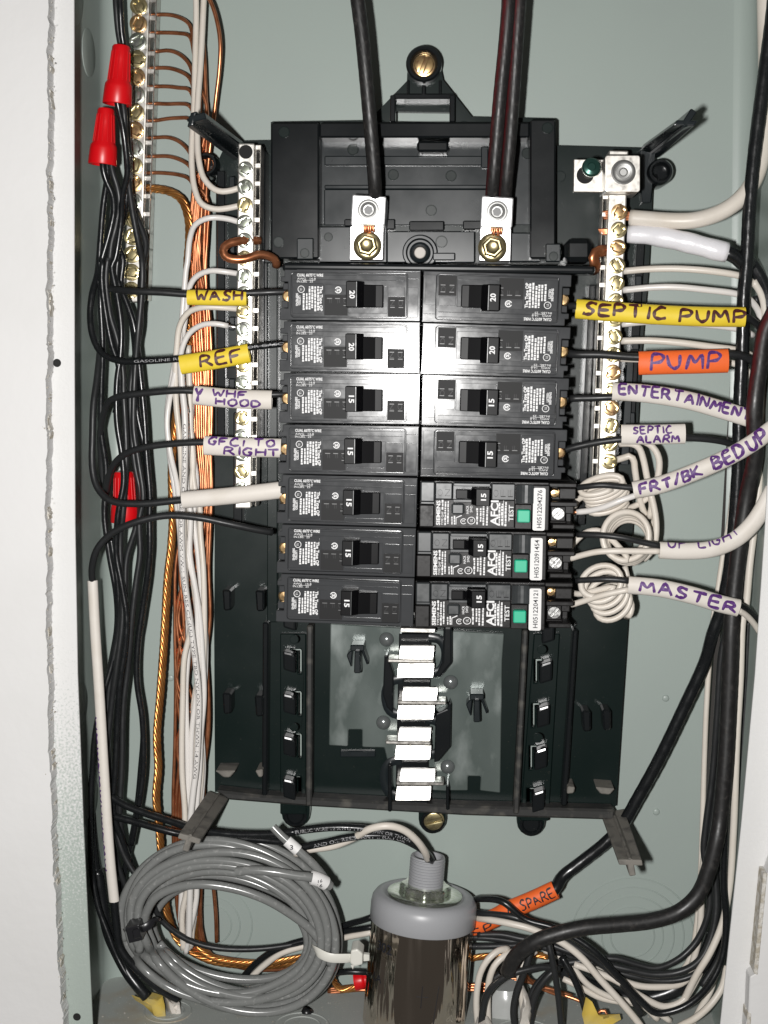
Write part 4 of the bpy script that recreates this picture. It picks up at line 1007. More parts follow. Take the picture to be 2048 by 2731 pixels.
twire('tagged_wire', 'charcoal wire in a white sleeve marked GFCI TO RIGHT, on the left',
 ('insulation', M_WBM, 1.75, None, path('D',[(618,1640,24),(616,1550,28),(625,1470,36),(655,1330,44),(730,1245,50),(850,1203,54),(1050,1178,57),(1205,1172,58),(1450,1180,58),(1659,1190,57),(1720,1190,52)]), {}),
 ('sleeve', M_SLV, 4.9, 2.6, path('D',[(1205,1190,58.5),(1430,1200,59),(1659,1206,58.5)]), dict(SL, ink=M_PURP, write=[('GFCI TO',.06,.92,.12,.84,1.1),('RIGHT',.27,.98,-.8,-.02,1.1)])))
twire('tagged_wire', 'charcoal wire looping low on the left into a blank white sleeve',
 ('insulation', M_WBM, 1.8, None, path('D',[(590,640,36),(572,800,42),(552,950,46),(546,1120,48),(546,1330,50),(575,1440,52),(650,1515,55),(800,1535,57),(1075,1512,58),(1300,1492,58),(1659,1462,58),(1720,1458,53)]), {}),
 ('sleeve', M_SLV, 4.4, 3.2, path('D',[(1076,1512,58.5),(1350,1488,59),(1530,1468,59),(1662,1452,58.5)]), dict(SL)))
wire('black_wire', 'plain black wire arching from the long ivory sheath to the sixth left breaker', M_WBM, 1.8, 'K',[(600,640,40),(585,480,48),(580,400,52),(612,275,56),(705,172,58),(850,103,60),(1050,60,60),(1250,72,60),(1450,112,58),(1620,148,54),(1720,165,50)], n=12, group=BLKG)
tb_sheath = path('K',[(585,470,48),(602,800,50),(622,1100,52),(640,1400,54),(655,1659,56)],'N',[(400,500,58),(424,732,58)])
twire('sheathed_cable', 'ivory cable sheath running down the left side with a purple ink streak',
 ('sheath', M_SLV, 2.75, 2.3, tb_sheath, dict(SL, ink=M_PURP, write=[('WMWNMWUWNMW',.42,.90,-.97,-.5,.8,-.12)])),
 ('insulation', M_WB, 2.1, None, path('N',[(423,720,58),(436,860,58),(460,1000,58),(560,1120,57),(690,1230,55),(775,1275,52)]), {}), cat='cable')
# ---- untagged black wires of the left bundle
BL = [
 ('black wire coming from the top edge and passing behind the upper red wire nut', [('A',[(728,-60,30),(735,60,30),(748,200,28),(770,330,26),(790,520,26),(800,700,28),(808,880,28),(820,1060,30),(822,1250,30)]),('D',[(860,0,32),(842,120,34),(828,250,36),(825,500,36),(800,640,34),(770,860,34),(775,1100,34),(795,1300,34),(830,1500,34)]),('K',[(860,130,34),(800,330,34),(790,560,34),(770,800,32),(720,1000,32),(680,1300,32),(670,1659,32)]),('N',[(385,300,32),(420,560,32),(470,780,30)])]),
 ('black wire running beside the one behind the upper red wire nut', [('A',[(756,-60,34),(760,60,34),(768,200,32),(785,330,30),(770,520,30),(760,640,34),(775,800,36),(800,950,36),(815,1100,36),(800,1240,36),(775,1400,36),(745,1560,36)]),('D',[(725,80,36),(715,250,36),(770,420,36),(795,600,36),(800,760,36),(810,1000,34),(850,1200,34),(880,1500,32)]),('K',[(950,120,32),(940,400,32),(900,700,30),(870,900,30),(868,1100,30),(905,1400,30),(890,1659,30)]),('N',[(575,0,30),(545,250,28),(500,480,26),(450,700,26)])]),
 ('black wire leaving the mouth of the upper red wire nut', [('A',[(735,600,46),(748,680,45),(775,800,42),(795,950,40),(805,1100,40),(775,1230,42),(765,1400,44),(720,1659,44)]),('D',[(660,120,44),(690,300,44),(715,480,44),(712,650,44),(690,820,44),(690,1050,44),(720,1250,44),(730,1400,44)]),('K',[(745,60,44),(735,300,42),(770,500,42),(800,700,42),(790,900,42),(760,1100,42),(740,1400,40),(730,1659,40)]),('N',[(425,0,40),(420,250,40),(470,400,38),(510,520,36)])]),
 ('second black wire leaving the mouth of the upper red wire nut', [('A',[(770,620,42),(785,720,42),(790,850,40),(800,1000,38),(812,1150,38),(840,1350,38),(880,1560,38)]),('D',[(838,110,40),(835,300,40),(815,520,40),(800,700,38),(790,900,38),(790,1100,38),(820,1300,38),(845,1500,38)]),('K',[(880,80,38),(885,300,38),(860,480,38),(835,700,38),(810,1000,36),(780,1250,36),(770,1659,36)]),('N',[(455,250,36),(480,420,34),(530,560,32)])]),
 ('black wire curling out of the mouth of the lower red wire nut', [('A',[(650,1010,46),(650,1060,46),(670,1140,45),(710,1230,44),(720,1330,44),(690,1480,44),(640,1659,44)]),('D',[(605,100,44),(600,200,44),(625,420,44),(660,600,44),(700,720,44),(705,900,42),(680,1000,42)])]),
 ('second black wire out of the lower red wire nut, hanging straight', [('A',[(675,1020,42),(680,1100,42),(655,1280,42),(640,1450,42),(628,1659,42)]),('D',[(592,150,42),(592,320,40),(605,600,38),(598,850,36),(596,1100,34),(625,1320,32),(620,1500,32)]),('K',[(660,60,32),(690,300,32),(735,560,32),(740,760,32),(700,1000,32),(660,1240,32),(590,1659,30)]),('N',[(300,300,30),(330,600,30),(380,820,30)])]),
 ('third black wire out of the lower red wire nut, bowing to the right', [('A',[(698,1020,44),(712,1090,44),(740,1180,43),(755,1280,42),(735,1420,42),(705,1540,42),(690,1659,42)]),('D',[(640,80,42),(625,200,42),(650,420,42),(690,560,42),(725,750,42),(730,900,42),(740,1080,42),(745,1250,42)]),('K',[(775,60,42),(760,200,40),(765,450,40),(775,700,40),(740,1000,40),(700,1300,38),(670,1659,38)]),('N',[(400,300,38),(440,520,36),(490,660,34)])]),
 ('black wire on the right edge of the left bundle, beside the ground bar end', [('D',[(700,60,38),(690,200,38),(740,330,38),(785,460,38),(810,620,37),(830,800,36),(850,1000,36),(865,1250,36),(885,1500,36)]),('K',[(945,60,36),(945,300,36),(905,620,34),(872,860,34),(865,1100,34),(900,1350,34),(905,1659,34)]),('N',[(590,0,34),(560,200,34),(520,420,32)])]),
 ('black wire running down to the yellow sheath at the lower left corner', [('K',[(700,200,34),(735,420,34),(750,640,34),(715,960,36),(650,1200,38),(600,1450,38),(585,1659,38)]),('N',[(300,0,38),(290,250,38),(300,560,38),(335,760,40),(385,900,42),(440,1040,44),(510,1160,46),(600,1255,46)])]),
 ('black wire curving under the coil at the lower left', [('K',[(760,300,36),(770,560,36),(750,800,36),(700,1060,36),(680,1300,36),(690,1659,36)]),('N',[(430,200,36),(450,400,38),(500,520,38),(620,700,38),(680,830,36),(800,930,34),(950,985,32),(1200,998,30),(1480,955,28),(1600,900,28)])]),
 ('black wire at the far left, against the side wall', [('N',[(300,150,24),(318,420,24),(345,640,26),(372,800,28),(398,930,30)])]),
]
for i, (lab, sp) in enumerate(BL):
    wire('black_wire', lab, M_WB if i % 3 else M_WBM, 1.65, *[q for s_ in sp for q in s_], n=10, group=BLKG)
wire('black_wire', 'thick black wire bending into the yellow sheath at the bottom left', M_WB, 3.2, 'N',[(330,560,30),(390,900,34),(440,1020,40),(500,1130,44),(560,1210,46),(605,1262,46)], n=12, group=BLKG)
# ---- red wire nuts
def nut(label, a, b, h, r0, r1, mouth=None):
    p0, p1 = P(*a, h), P(*b, h); t = thing('wire_nut', label, 'wire nut', p1)
    ax = (p1-p0).normalized(); L_ = (p1-p0).length*1000; m = MB()
    m.lathe(p0, [(0,0),(r0*.86,0),(r0,.9),(r0*1.04,L_*.25),(r1*.80,L_*.60),(r1*.97,L_*.66),(r1*1.0,L_*.72),(r1*1.06,L_-.4),(r1*1.03,L_),(r1*.85,L_),(r1*.7,L_*.72),(0,L_*.7)], 30, ax)
    part('shell', m, M_RED, t, bevel=0, smooth=.7)
    m = MB(); u = ax.orthogonal().normalized(); w_ = ax.cross(u)
    for k in range(14):
        g = k*math.pi/7; d = u*math.cos(g)+w_*math.sin(g); q = [p0+ax*.003+d*r0/1000, p0+ax*(L_*.60)/1000+d*r1*.80/1000]
        m.tube(Tube(q), .28, 5)
    part('grip_rib', m, M_RED, t, bevel=0, smooth=1.5)
nut('upper red twist-on wire nut beside the ground bar', (324,122), (312,279), 44, 4.6, 7.0)
nut('lower red twist-on wire nut left of the first black bundle', (283,290), (273,440), 44, 4.3, 6.9)
nut('red twist-on wire nut half hidden behind black wires at mid height', (330,1258), (334,1392), 33, 5.2, 7.3)
nut('red wire nut half hidden behind the chrome cylinder', (1015,2606), (946,2617), 22, 3.8, 4.9)

# ---- white wires on the left
WL = [
 ('white wire from the top edge into the fourth screw of the left neutral bar', M_WW, [('A',[(1237,-60,20),(1240,60,20),(1233,400,22),(1225,700,26),(1213,900,30),(1213,1060,34),(1232,1200,38),(1275,1290,40),(1360,1322,40),(1440,1316,40),(1515,1300,40)])]),
 ('white wire from the top edge into the third screw of the left neutral bar', M_WW, [('A',[(1290,-60,22),(1285,60,22),(1268,400,24),(1250,650,28),(1246,850,32),(1256,1010,36),(1290,1130,38),(1370,1205,40),(1440,1208,40),(1515,1188,40)])]),
 ('shiny white wire curving down from the sixth screw of the left neutral bar', M_WW2, [('A',[(1515,1405,40),(1430,1382,42),(1320,1378,44),(1235,1420,42),(1200,1510,38),(1185,1659,36)]),('D',[(1098,150,36),(1085,300,36),(1062,560,36),(1030,780,36),(998,930,34),(985,1060,34),(1005,1240,34),(1040,1400,32)]),('K',[(1150,120,30),(1190,330,30),(1235,520,30),(1265,720,30),(1280,950,30),(1290,1200,30),(1270,1450,30),(1262,1659,30)]),('N',[(885,150,30),(868,500,30),(880,700,30),(842,900,28),(820,1020,26)])]),
 ('white wire from the left neutral bar just above the WASH tag', M_WW2, [('D',[(1410,178,40),(1330,166,42),(1240,160,42),(1160,192,40),(1118,255,38),(1095,420,36),(1072,600,34),(1062,800,32),(1090,960,32),(1105,1150,32),(1100,1400,30)]),('K',[(1205,60,30),(1200,300,30),(1240,560,30),(1250,820,30),(1250,1100,30),(1215,1400,28),(1205,1659,28)]),('N',[(850,300,28),(838,650,28),(830,980,26)])]),
 ('white wire from the left neutral bar just below the WASH tag', M_WW, [('D',[(1410,385,41),(1330,378,43),(1200,375,44),(1115,402,42),(1062,480,40),(1042,620,38),(1035,760,36),(1040,950,34),(1060,1150,34),(1075,1400,32)]),('K',[(1160,80,32),(1165,330,32),(1180,560,32),(1205,760,32),(1165,960,32),(1155,1200,32),(1150,1659,32)]),('N',[(800,0,32),(815,250,32),(812,500,32),(830,640,30),(800,800,28),(805,1000,26)])]),
 ('bright white wire with a stripped end above the REF tag', M_WW2, [('D',[(1345,485,43),(1270,472,44),(1190,480,43),(1120,525,41),(1075,615,40),(1062,740,38),(1078,880,37),(1100,1000,36)])]),
 ('white wire half way between the copper bundle and the printed wire', M_WW, [('D',[(1110,600,26),(1120,900,26),(1130,1200,26),(1150,1450,26)]),('K',[(1262,0,26),(1265,150,26),(1285,400,28),(1292,800,28),(1283,1100,28),(1262,1400,26),(1275,1659,26)]),('N',[(882,300,26),(868,650,26),(850,980,25)])]),
 ('white wire behind the printed wire', M_WW, [('D',[(1085,760,26),(1120,1050,26),(1140,1300,26)]),('K',[(1190,0,26),(1195,250,26),(1225,500,26),(1258,780,26),(1265,1000,26),(1225,1250,26),(1225,1659,26)]),('N',[(862,0,26),(840,300,26),(845,700,26),(835,1000,25)])]),
]
for lab, mt, sp in WL: wire('white_wire', lab, mt, 1.6 if mt is M_WW else 1.5, *[q for s_ in sp for q in s_], group=WHG)
for lab, sp in (('white wire far left of the white bundle', [('D',[(1050,600,30),(1010,820,30),(985,1000,30),(995,1200,30),(1030,1450,30)]),('K',[(1135,150,28),(1150,400,28),(1185,650,28),(1190,900,28),(1175,1150,28),(1180,1400,28),(1185,1659,28)]),('N',[(828,200,28),(800,600,28),(790,850,26)])]),
 ('white wire on the right side of the white bundle', [('D',[(1100,700,24),(1130,900,24),(1125,1150,24),(1160,1400,24)]),('K',[(1225,60,24),(1250,300,24),(1275,560,24),(1300,850,24),(1292,1150,24),(1275,1400,24),(1285,1659,24)]),('N',[(892,320,24),(880,700,24),(845,990,24)])])):
    wire('white_wire', lab, M_WW2, 1.5, *[q for s_ in sp for q in s_], group=WHG)
m = MB(); o_, tb_ = wire('wire_end', 'stripped tinned end of the bright white wire above the REF tag', M_ALU, .8, 'D',[(1410,497,42),(1345,485,43)], cat='bare wire end')
twire('printed_wire', 'white wire with black printing along it, running down among the copper wires',
 ('insulation', M_WW2, 1.75, None, path('D',[(1066,700,40),(1075,850,39),(1090,1000,38),(1092,1200,38),(1085,1450,37)],'K',[(1150,40,36),(1148,200,36),(1158,400,36),(1180,580,36),(1212,800,36),(1238,1000,36),(1256,1200,36),(1254,1400,36),(1240,1659,36)],'N',[(862,120,36),(845,300,36),(845,600,34),(836,960,30)]),
   dict(ink=M_INK, print=('GASOLINE AND OIL RES OR AWM VW-1 SUN RES CT-(UL) TYPE TBD NYLON OR THWN 14 AWG', .10,.70,1.5,False))))
# ---- bare copper on the left
ORD = ['topmost','second','third','fourth','fifth','sixth','seventh','eighth','ninth','tenth']
gy = [93,207,327,430,547,655,762,870,988,1092]
dn = [(1215,1190),(1225,1205),(1200,1192),(1205,1180),(1240,1210),(1255,1225),(1200,1180),(1192,1172),(1190,1180),(1192,1165)]
for i, y in enumerate(gy):
    e = [(0,12,60),(0,0,20),(-8,10,80),(0,15,60),(0,5,20),(3,-3,12),(-12,-20,-10),(-2,20,90),(0,15,60),(4,10,40)][i]
    x2 = 1180+((i*37) % 90); b0 = 1100+i*17
    wire('ground_wire', f'bare copper ground wire, {ORD[i]} down at the ground bar', M_CU, 1.0, 'A',[(925,y+2,7),(985,y,8),(1060,y+e[0],9),(1130,y+e[1]+4,10),(1195,y+e[2],12),(1225+i*3,y+e[2]+130,14),(1215+x2*.04,y+e[2]+420,16),(1180+i*9,1659,16)],
      'D',[(1085+i*17,420,17),(1110+i*15,800,18),(1125+i*13,1150,18),(1150+i*11,1500,18)],'K',[(1120+i*21,300,18),(1105+((i*53)%200),700,18),(1110+((i*71)%210),1100,18),(1105+((i*43)%200),1500,18)],'N',[(750+i*17,180,18),(760+i*16,600,18),(800+i*12,900,17),(880+i*9,1000+i*3,16),(1150,1062+i*5,15),(1520,1050+i*6,15)], n=7, group=CUG)
wire('ground_wire', 'single bare copper wire bowing out to the right at the top', M_CU, 1.1, 'A',[(1305,-40,26),(1340,30,26),(1375,150,26),(1392,280,26),(1385,450,24),(1365,620,22),(1345,800,20),(1320,1000,18),(1300,1300,18),(1290,1659,18)],'D',[(1240,500,18),(1250,900,18),(1240,1400,18)],'K',[(1330,100,18),(1320,400,18),(1328,700,18),(1300,1000,18),(1318,1300,18),(1290,1659,18)],'N',[(920,150,17),(935,450,16),(965,600,15),(985,800,14),(990,960,13)], n=8, group=CUG)
for k, (lab, pts) in enumerate((('bare copper wire hugging the white pair from the top', [(1270,150,16),(1290,350,16),(1300,600,16),(1310,800,16),(1290,1100,16),(1270,1400,16),(1250,1659,16)]), ('bare copper wire kinked beside the top left corner post', [(1262,560,18),(1300,640,18),(1300,820,18),(1262,1000,18),(1235,1150,18),(1310,1260,18),(1310,1500,18),(1300,1659,18)]))):
    wire('ground_wire', lab, M_CU, 1.1, 'A', pts, 'D',[(1180+40*k,400,18),(1210+20*k,900,18),(1215+25*k,1450,18)], 'K',[(1310-40*k,200,18),(1300-60*k,800,18),(1320-70*k,1400,18)],'N',[(880-30*k,300,17),(900-30*k,800,16),(905,950,15)], n=7, group=CUG)
def stranded(label, r, strands, sr, pitch, *spec, m=M_CUD, h=20, name='stranded_ground'):
    tb = Tube(path(*spec, h=h)); mb = MB(); n = max(4, int(tb.len/.0022))
    for k in range(strands):
        pts = []
        for j in range(n+1):
            a = tb.len*j/n; c, T, Nn, B = tb.at(a, twist_free=True); th = 2*math.pi*(k/strands+a*pitch)
            pts.append(c+(Nn*math.cos(th)+B*math.sin(th))*(r/1000))
        t2 = Tube.__new__(Tube); t2.p = pts; t2.d = [0]
        for i in range(1, len(pts)): t2.d.append(t2.d[-1]+(pts[i]-pts[i-1]).length)
        t2.len = t2.d[-1]; t2.T = [(pts[min(i+1,n)]-pts[max(i-1,0)]).normalized() for i in range(n+1)]
        v = t2.T[0].orthogonal().normalized(); t2.Nn = [v]
        for i in range(1, n+1):
            v = t2.Nn[-1]-t2.T[i]*t2.Nn[-1].dot(t2.T[i]); v.normalize(); t2.Nn.append(v)
        mb.tube(t2, sr, 7)
    o = mb.build(name, m, None, smooth=3.2, org=tb.p[0]); return tag(o, label, 'ground cable', 'stranded copper cables')
stranded('twisted stranded copper cable from the ground bar down the left of the copper bundle', 1.55, 6, .85, 42, 'A',[(930,1192,8),(1000,1196,10),(1080,1215,13),(1150,1265,16),(1190,1380,18),(1195,1520,20),(1185,1659,20)],'D',[(1105,250,20),(1110,500,20),(1105,740,20),(1060,900,22),(1035,1050,24),(1015,1250,26),(1015,1450,26)],'K',[(1092,60,26),(1082,250,26),(1060,450,26),(1045,700,26),(1030,950,26),(1012,1200,26),(992,1450,26),(1000,1659,26)],'N',[(662,0,26),(656,150,26),(672,320,24),(695,600,22),(725,830,20),(790,960,18),(930,1050,16),(1120,1085,15),(1320,1085,15),(1520,1050,15)])
stranded('second twisted copper cable that runs with the first along the bottom of the box', 1.3, 6, .72, 50, 'N',[(870,820,20),(880,960,20),(960,1040,20),(1100,1072,20),(1300,1070,20),(1560,1045,20)],'O',[(150,1500,12),(300,1480,12),(620,1450,12),(1050,1290,12),(1200,1275,14),(1430,1262,16),(1560,1280,16)])
for k in range(3):
    wire('ground_wire', f'bare copper wire low in the box behind the chrome cylinder, {("upper","middle","lower")[k]} one of three', M_CU, 1.0, 'O',[(60,1500+k*14,10),(290,1475+k*16,10),(640,1490+k*12,10),(1040,1470+k*18,12),(1140,1465+k*24,12),(1300,1430+k*12,12),(1430,1440+k*6,12),(1520,1480+k*10,12),(1640,1525+k*10,12)], n=7, group=CUG)

# ---- heavy copper jumper between the neutral bars
t = thing('neutral_jumper', 'thick bent copper jumper passing behind the breakers between the neutral bars', 'copper jumper', PR('A',1440,1600,40))
m = MB(); m.tube(Tube(path('A',[(1645,1520,40),(1590,1520,42),(1500,1525,46),(1430,1548,48),(1408,1585,49),(1425,1622,49),(1480,1640,49),(1560,1635,48),(1640,1608,46)],'E',[(60,110,44),(118,150,42),(122,200,40)])), 2.2, 12); part('left_bend', m, M_CU, t, bevel=0, smooth=3.2)
m = MB(); m.tube(Tube(path('G',[(370,55,40),(320,58,44),(268,75,46),(250,120,46),(268,170,45),(262,225,40)])), 3.0, 12, 1.8); part('right_bend', m, M_CU, t, bevel=0, smooth=3.2)

# ================================================================ feed cables
LB = dict(lobes=(14,.05,7), n=42)
def cable(label, r, *spec, m=M_CAB, h=50, lobes=(13,.07,11), n=39, name='feed_cable', group='heavy black feed cables'):
    return wire(name, label, m, r, *spec, h=h, lobes=lobes, n=n, cat='cable', group=group)
cable('single thick black feed cable entering the left line lug from the top', 3.5, 'B',[(712,-60,60),(722,20,60),(745,200,59),(770,450,57),(797,750,54),(818,1000,50),(830,1180,46),(832,1260,40)], m=M_CABP)
cable('left one of the two thick black feed cables into the right line lug', 3.4, 'C',[(17,-60,60),(12,60,60),(-8,300,58),(-38,600,55),(-63,900,51),(-84,1150,46),(-92,1270,40)])
cable('right one of the two thick black feed cables into the right line lug', 3.4, 'C',[(88,-60,58),(80,60,58),(64,300,56),(44,600,53),(22,900,50),(0,1150,45),(-8,1270,40)])
twire('spare_cable', 'shiny black cable from the top right corner down to the orange SPARE sleeve',
 ('insulation', M_WB, 3.3, None, path('C',[(1700,-40,50),(1680,150,50),(1640,450,50),(1600,750,50),(1565,1050,50),(1540,1350,50),(1525,1659,50)],'G',[(1465,400,50),(1460,620,50),(1450,900,49),(1435,1200,48),(1425,1500,47)],'J',[(1440,250,46),(1425,500,45),(1400,800,44),(1370,1050,43),(1310,1330,40),(1250,1500,38)],'M',[(1350,300,33),(1250,520,30),(1120,790,27),(1010,990,25),(940,1110,24),(860,1195,24),(740,1290,24),(640,1370,26)],'Q',[(310,760,30),(180,830,30),(0,905,30)],'O',[(1200,1040,28),(1100,1080,26),(1000,1120,24)]), dict(lobes=(9,.07,16), n=30)),
 ('sleeve', M_ORG, 5.2, 4.2, path('Q',[(312,768,30.5),(160,838,30.5),(0,905,30.5)],'O',[(1230,1000,29),(1100,1060,28),(1020,1100,26)]), dict(SL, ink=M_INK, write=[])), cat='cable')
# writing on the spare sleeve (reads away from the mouth, so the path runs the other way)
tbs = Tube(path('O',[(1020,1100,26),(1100,1060,28),(1230,1000,29)],'Q',[(0,905,30.5),(160,838,30.5),(312,768,30.5)]))
sp = [o for o in C.objects if o.name.startswith('spare_cable')][0]; slv = [c for c in sp.children if c.name.startswith('sleeve')][0]
mk = MB(); L_ = tbs.len*1000; script(mk, 'A SPARE', on_sleeve(tbs, 5.2, 4.2), .48*L_, .98*L_, -.35*5.2, .6*5.2, .8); script(mk, 'SP', on_sleeve(tbs, 5.2, 4.2), .05*L_, .26*L_, -.8*5.2, .1*5.2, .8)
sub('lettering', mk, M_INK, slv, sp, recalc=False)
cable('thick red-striped black cable down the right side, sweeping left along the bottom', 4.1, 'S',[(2120,700,62),(2066,830,62)],'G',[(1640,700,62),(1590,1000,63),(1548,1350,64)],'J',[(1565,180,58),(1510,450,52),(1455,800,50),(1412,1150,49),(1385,1500,50)],'M',[(1475,250,50),(1460,600,50),(1445,850,51),(1420,1100,52)],'Q',[(1340,420,54),(1290,620,55),(1215,800,55),(1090,910,56),(920,965,58),(720,988,60),(500,1008,62),(330,1045,63),(180,1100,62),(60,1190,58),(10,1290,52)],'O',[(1330,1300,44),(1270,1390,38)], name='feed_cable', lobes=(12,.03,12), n=30)

# ================================================================ right side
twire('tagged_wire', 'black wire in a long yellow sleeve marked SEPTIC PUMP',
 ('insulation', M_WBM, 1.8, None, path('F',[(1330,555,52),(1370,552,54),(1440,550,57)],'G',[(300,530,59),(800,560,60),(1300,590,61),(1475,592,60),(1540,625,56),(1600,690,50),(1625,760,46),(1640,1000,40),(1600,1400,36)]), {}),
 ('sleeve', M_YEL, 4.9, 3.0, path('G',[(108,525,60),(350,545,60.5),(800,575,61),(1200,590,61),(1472,592,60.5)]), dict(SL, ink=M_BRN, write=[('SEPTIC',.04,.53,-.5,.74,1.55),('PUMP',.61,1.0,-.58,.62,1.5)])))
twire('tagged_wire', 'charcoal wire in a short orange sleeve marked PUMP',
 ('insulation', M_WBM, 2.0, None, path('F',[(1370,965,52),(1420,978,55)],'G',[(80,888,56),(300,895,58),(600,915,59),(950,905,60),(1330,890,60),(1450,905,58),(1540,950,54),(1590,1020,48),(1600,1200,42)]), {}),
 ('bare_end', M_CU, 1.0, None, path('F',[(1340,968,50),(1360,972,52),(1385,968,53)]), {}),
 ('sleeve', M_ORG, 5.9, 3.0, path('G',[(615,965,60),(850,958,61),(1100,952,61),(1334,945,60.5)]), dict(SL, ink=M_PURP, write=[('PUMP',.13,.90,-.58,.74,1.5)])))
twire('tagged_wire', 'charcoal wire in a long white sleeve marked ENTERTAINMENT',
 ('insulation', M_WBM, 1.8, None, path('F',[(1345,1375,52),(1420,1372,55)],'G',[(50,1250,56),(250,1245,58),(400,1240,59),(700,1225,60),(1100,1300,60),(1500,1430,60),(1560,1480,56)]), {}),
 ('sleeve', M_SLV, 4.5, 2.6, path('G',[(402,1192,60.5),(650,1208,61),(1000,1262,61),(1300,1345,60.5),(1520,1412,60),(1560,1425,59)]), dict(SL, ink=M_PURP, write=[('ENTERTAINMENT',.04,.95,-.32,.8,1.35)])))
twire('tagged_wire', 'charcoal wire in a short white sleeve marked SEPTIC ALARM',
 ('insulation', M_WBM, 1.75, None, path('J',[(120,150,52),(200,125,54),(330,95,56),(480,70,58),(580,60,59),(800,50,59),(1050,50,58),(1200,58,56),(1330,78,53),(1420,110,48)]), {}),
 ('sleeve', M_SLV, 5.0, 2.6, path('G',[(475,1540,60),(730,1540,60.5),(988,1534,60)]), dict(SL, ink=M_PURP, write=[('SEPTIC',.18,.78,.10,.8,.95),('ALARM',.24,.90,-.76,-.02,1.05)])))
twire('tagged_cable', 'white sheathed cable marked FRT/BK BED UP, rising to the right',
 ('black_core', M_WBM, 1.5, None, path('J',[(235,420,56),(330,408,60),(430,398,62),(540,408,62),(665,418,62),(740,415,61)]), {}),
 ('white_core', M_WW2, 1.55, None, path('J',[(245,598,54),(330,590,56),(450,560,60),(560,515,62),(665,480,62),(740,455,61)]), {}),
 ('core_end', M_CU, .8, None, path('J',[(208,603,52),(248,598,54)]), {}),
 ('sheath', M_SLV, 4.4, 3.0, path('J',[(662,438,62),(850,400,63),(1100,310,64),(1350,200,65),(1550,85,66),(1700,-25,66)]), dict(SL, ink=M_PURP, write=[('FRT/BK',.04,.46,-.5,.6,1.45),('BED',.54,.76,-.6,.78,1.6),('UP',.79,.93,-.75,.78,1.6)])), cat='cable')
twire('tagged_cable', 'white sheathed cable with half-turned purple lettering, leaving the middle arc-fault breaker',
 ('black_core', M_WBM, 1.55, None, path('J',[(250,765,56),(350,768,60),(480,775,63),(600,792,64),(720,820,63),(860,850,62)]), {}),
 ('white_core', M_WW, 1.6, None, path('J',[(190,945,54),(280,918,57),(400,892,60),(540,886,62),(700,888,62),(860,888,62)]), {}),
 ('core_end', M_CU, .8, None, path('J',[(180,938,52),(196,944,54)]), {}),
 ('sheath', M_SLV, 4.3, 3.0, path('J',[(855,880,62),(1050,888,62),(1250,870,62),(1420,800,62),(1550,680,63),(1640,540,64),(1700,430,64)]), dict(SL, ink=M_PURP, write=[('UP LIGHT',.05,.62,.42,1.5,.95)])), cat='cable')
twire('tagged_cable', 'white sheathed cable marked MASTER, leaving the lowest arc-fault breaker',
 ('black_core', M_WBM, 1.55, None, path('J',[(240,1105,55),(340,1100,58),(450,1095,61),(560,1100,62),(625,1108,62)]), {}),
 ('white_core', M_WW, 1.6, None, path('J',[(205,1285,52),(300,1255,55),(420,1218,59),(540,1190,61),(630,1172,62)]), {}),
 ('sheath', M_SLV, 4.5, 3.0, path('J',[(625,1138,62),(850,1160,63),(1100,1215,63),(1300,1275,62),(1440,1308,61)]), dict(SL, ink=M_PURP, write=[('MASTER',.10,.97,-.5,.66,1.5)])),
 ('black_tail', M_WB, 1.6, None, path('J',[(1430,1275,60),(1500,1315,56),(1560,1370,50),(1620,1450,44),(1700,1560,40)]), {}),
 ('white_tail', M_WW, 1.6, None, path('J',[(1430,1320,60),(1490,1355,57),(1545,1410,53),(1600,1490,48),(1680,1600,44)]), {}), cat='cable')
# coiled pigtails of the arc-fault breakers
def coil(label, cx0, cy0, cx1, cy1, a, b, tilt, turns, h0, h1, *ends, r=1.6):
    pts = []; n = int(turns*16); ct, st_ = math.cos(tilt), math.sin(tilt)
    for k in range(n+1):
        f = k/n; th = 2*math.pi*turns*f+1.2; g = 1+.05*math.sin(5.3*f*turns)-.12*f
        x, y = a*g*math.cos(th), b*g*math.sin(th)
        pts.append(PR('J', cx0+(cx1-cx0)*f+x*ct-y*st_, cy0+(cy1-cy0)*f+x*st_+y*ct, h0+(h1-h0)*f+2*math.sin(th)))
    pts = path('J', ends[0])+pts+path('J', ends[1])
    tb = Tube(pts); mb = MB(); mb.tube(tb, r, 9); o = mb.build('pigtail_coil', M_WW, None, smooth=3.2, org=tb.p[0])
    return tag(o, label, 'wire coil', 'white pigtail coils')
coil('flattened white pigtail coil under the FRT/BK cable', 430,385,480,560, 165,66,-.30, 6, 54, 40, [(225,560,44),(260,500,50)], [(700,540,36),(800,470,38)])
coil('round white pigtail coil in the middle, seen almost face on', 615,775,625,815, 172,182,.3, 5, 56, 42, [(190,860,44),(250,800,44),(320,745,46),(420,740,48)], [(790,760,38),(830,600,36)])
coil('lowest white pigtail coil, drooping below the MASTER cable', 420,1085,520,1325, 155,118,-.5, 5, 56, 42, [(215,1195,46),(260,1205,50)], [(640,1200,36),(600,1000,32)])
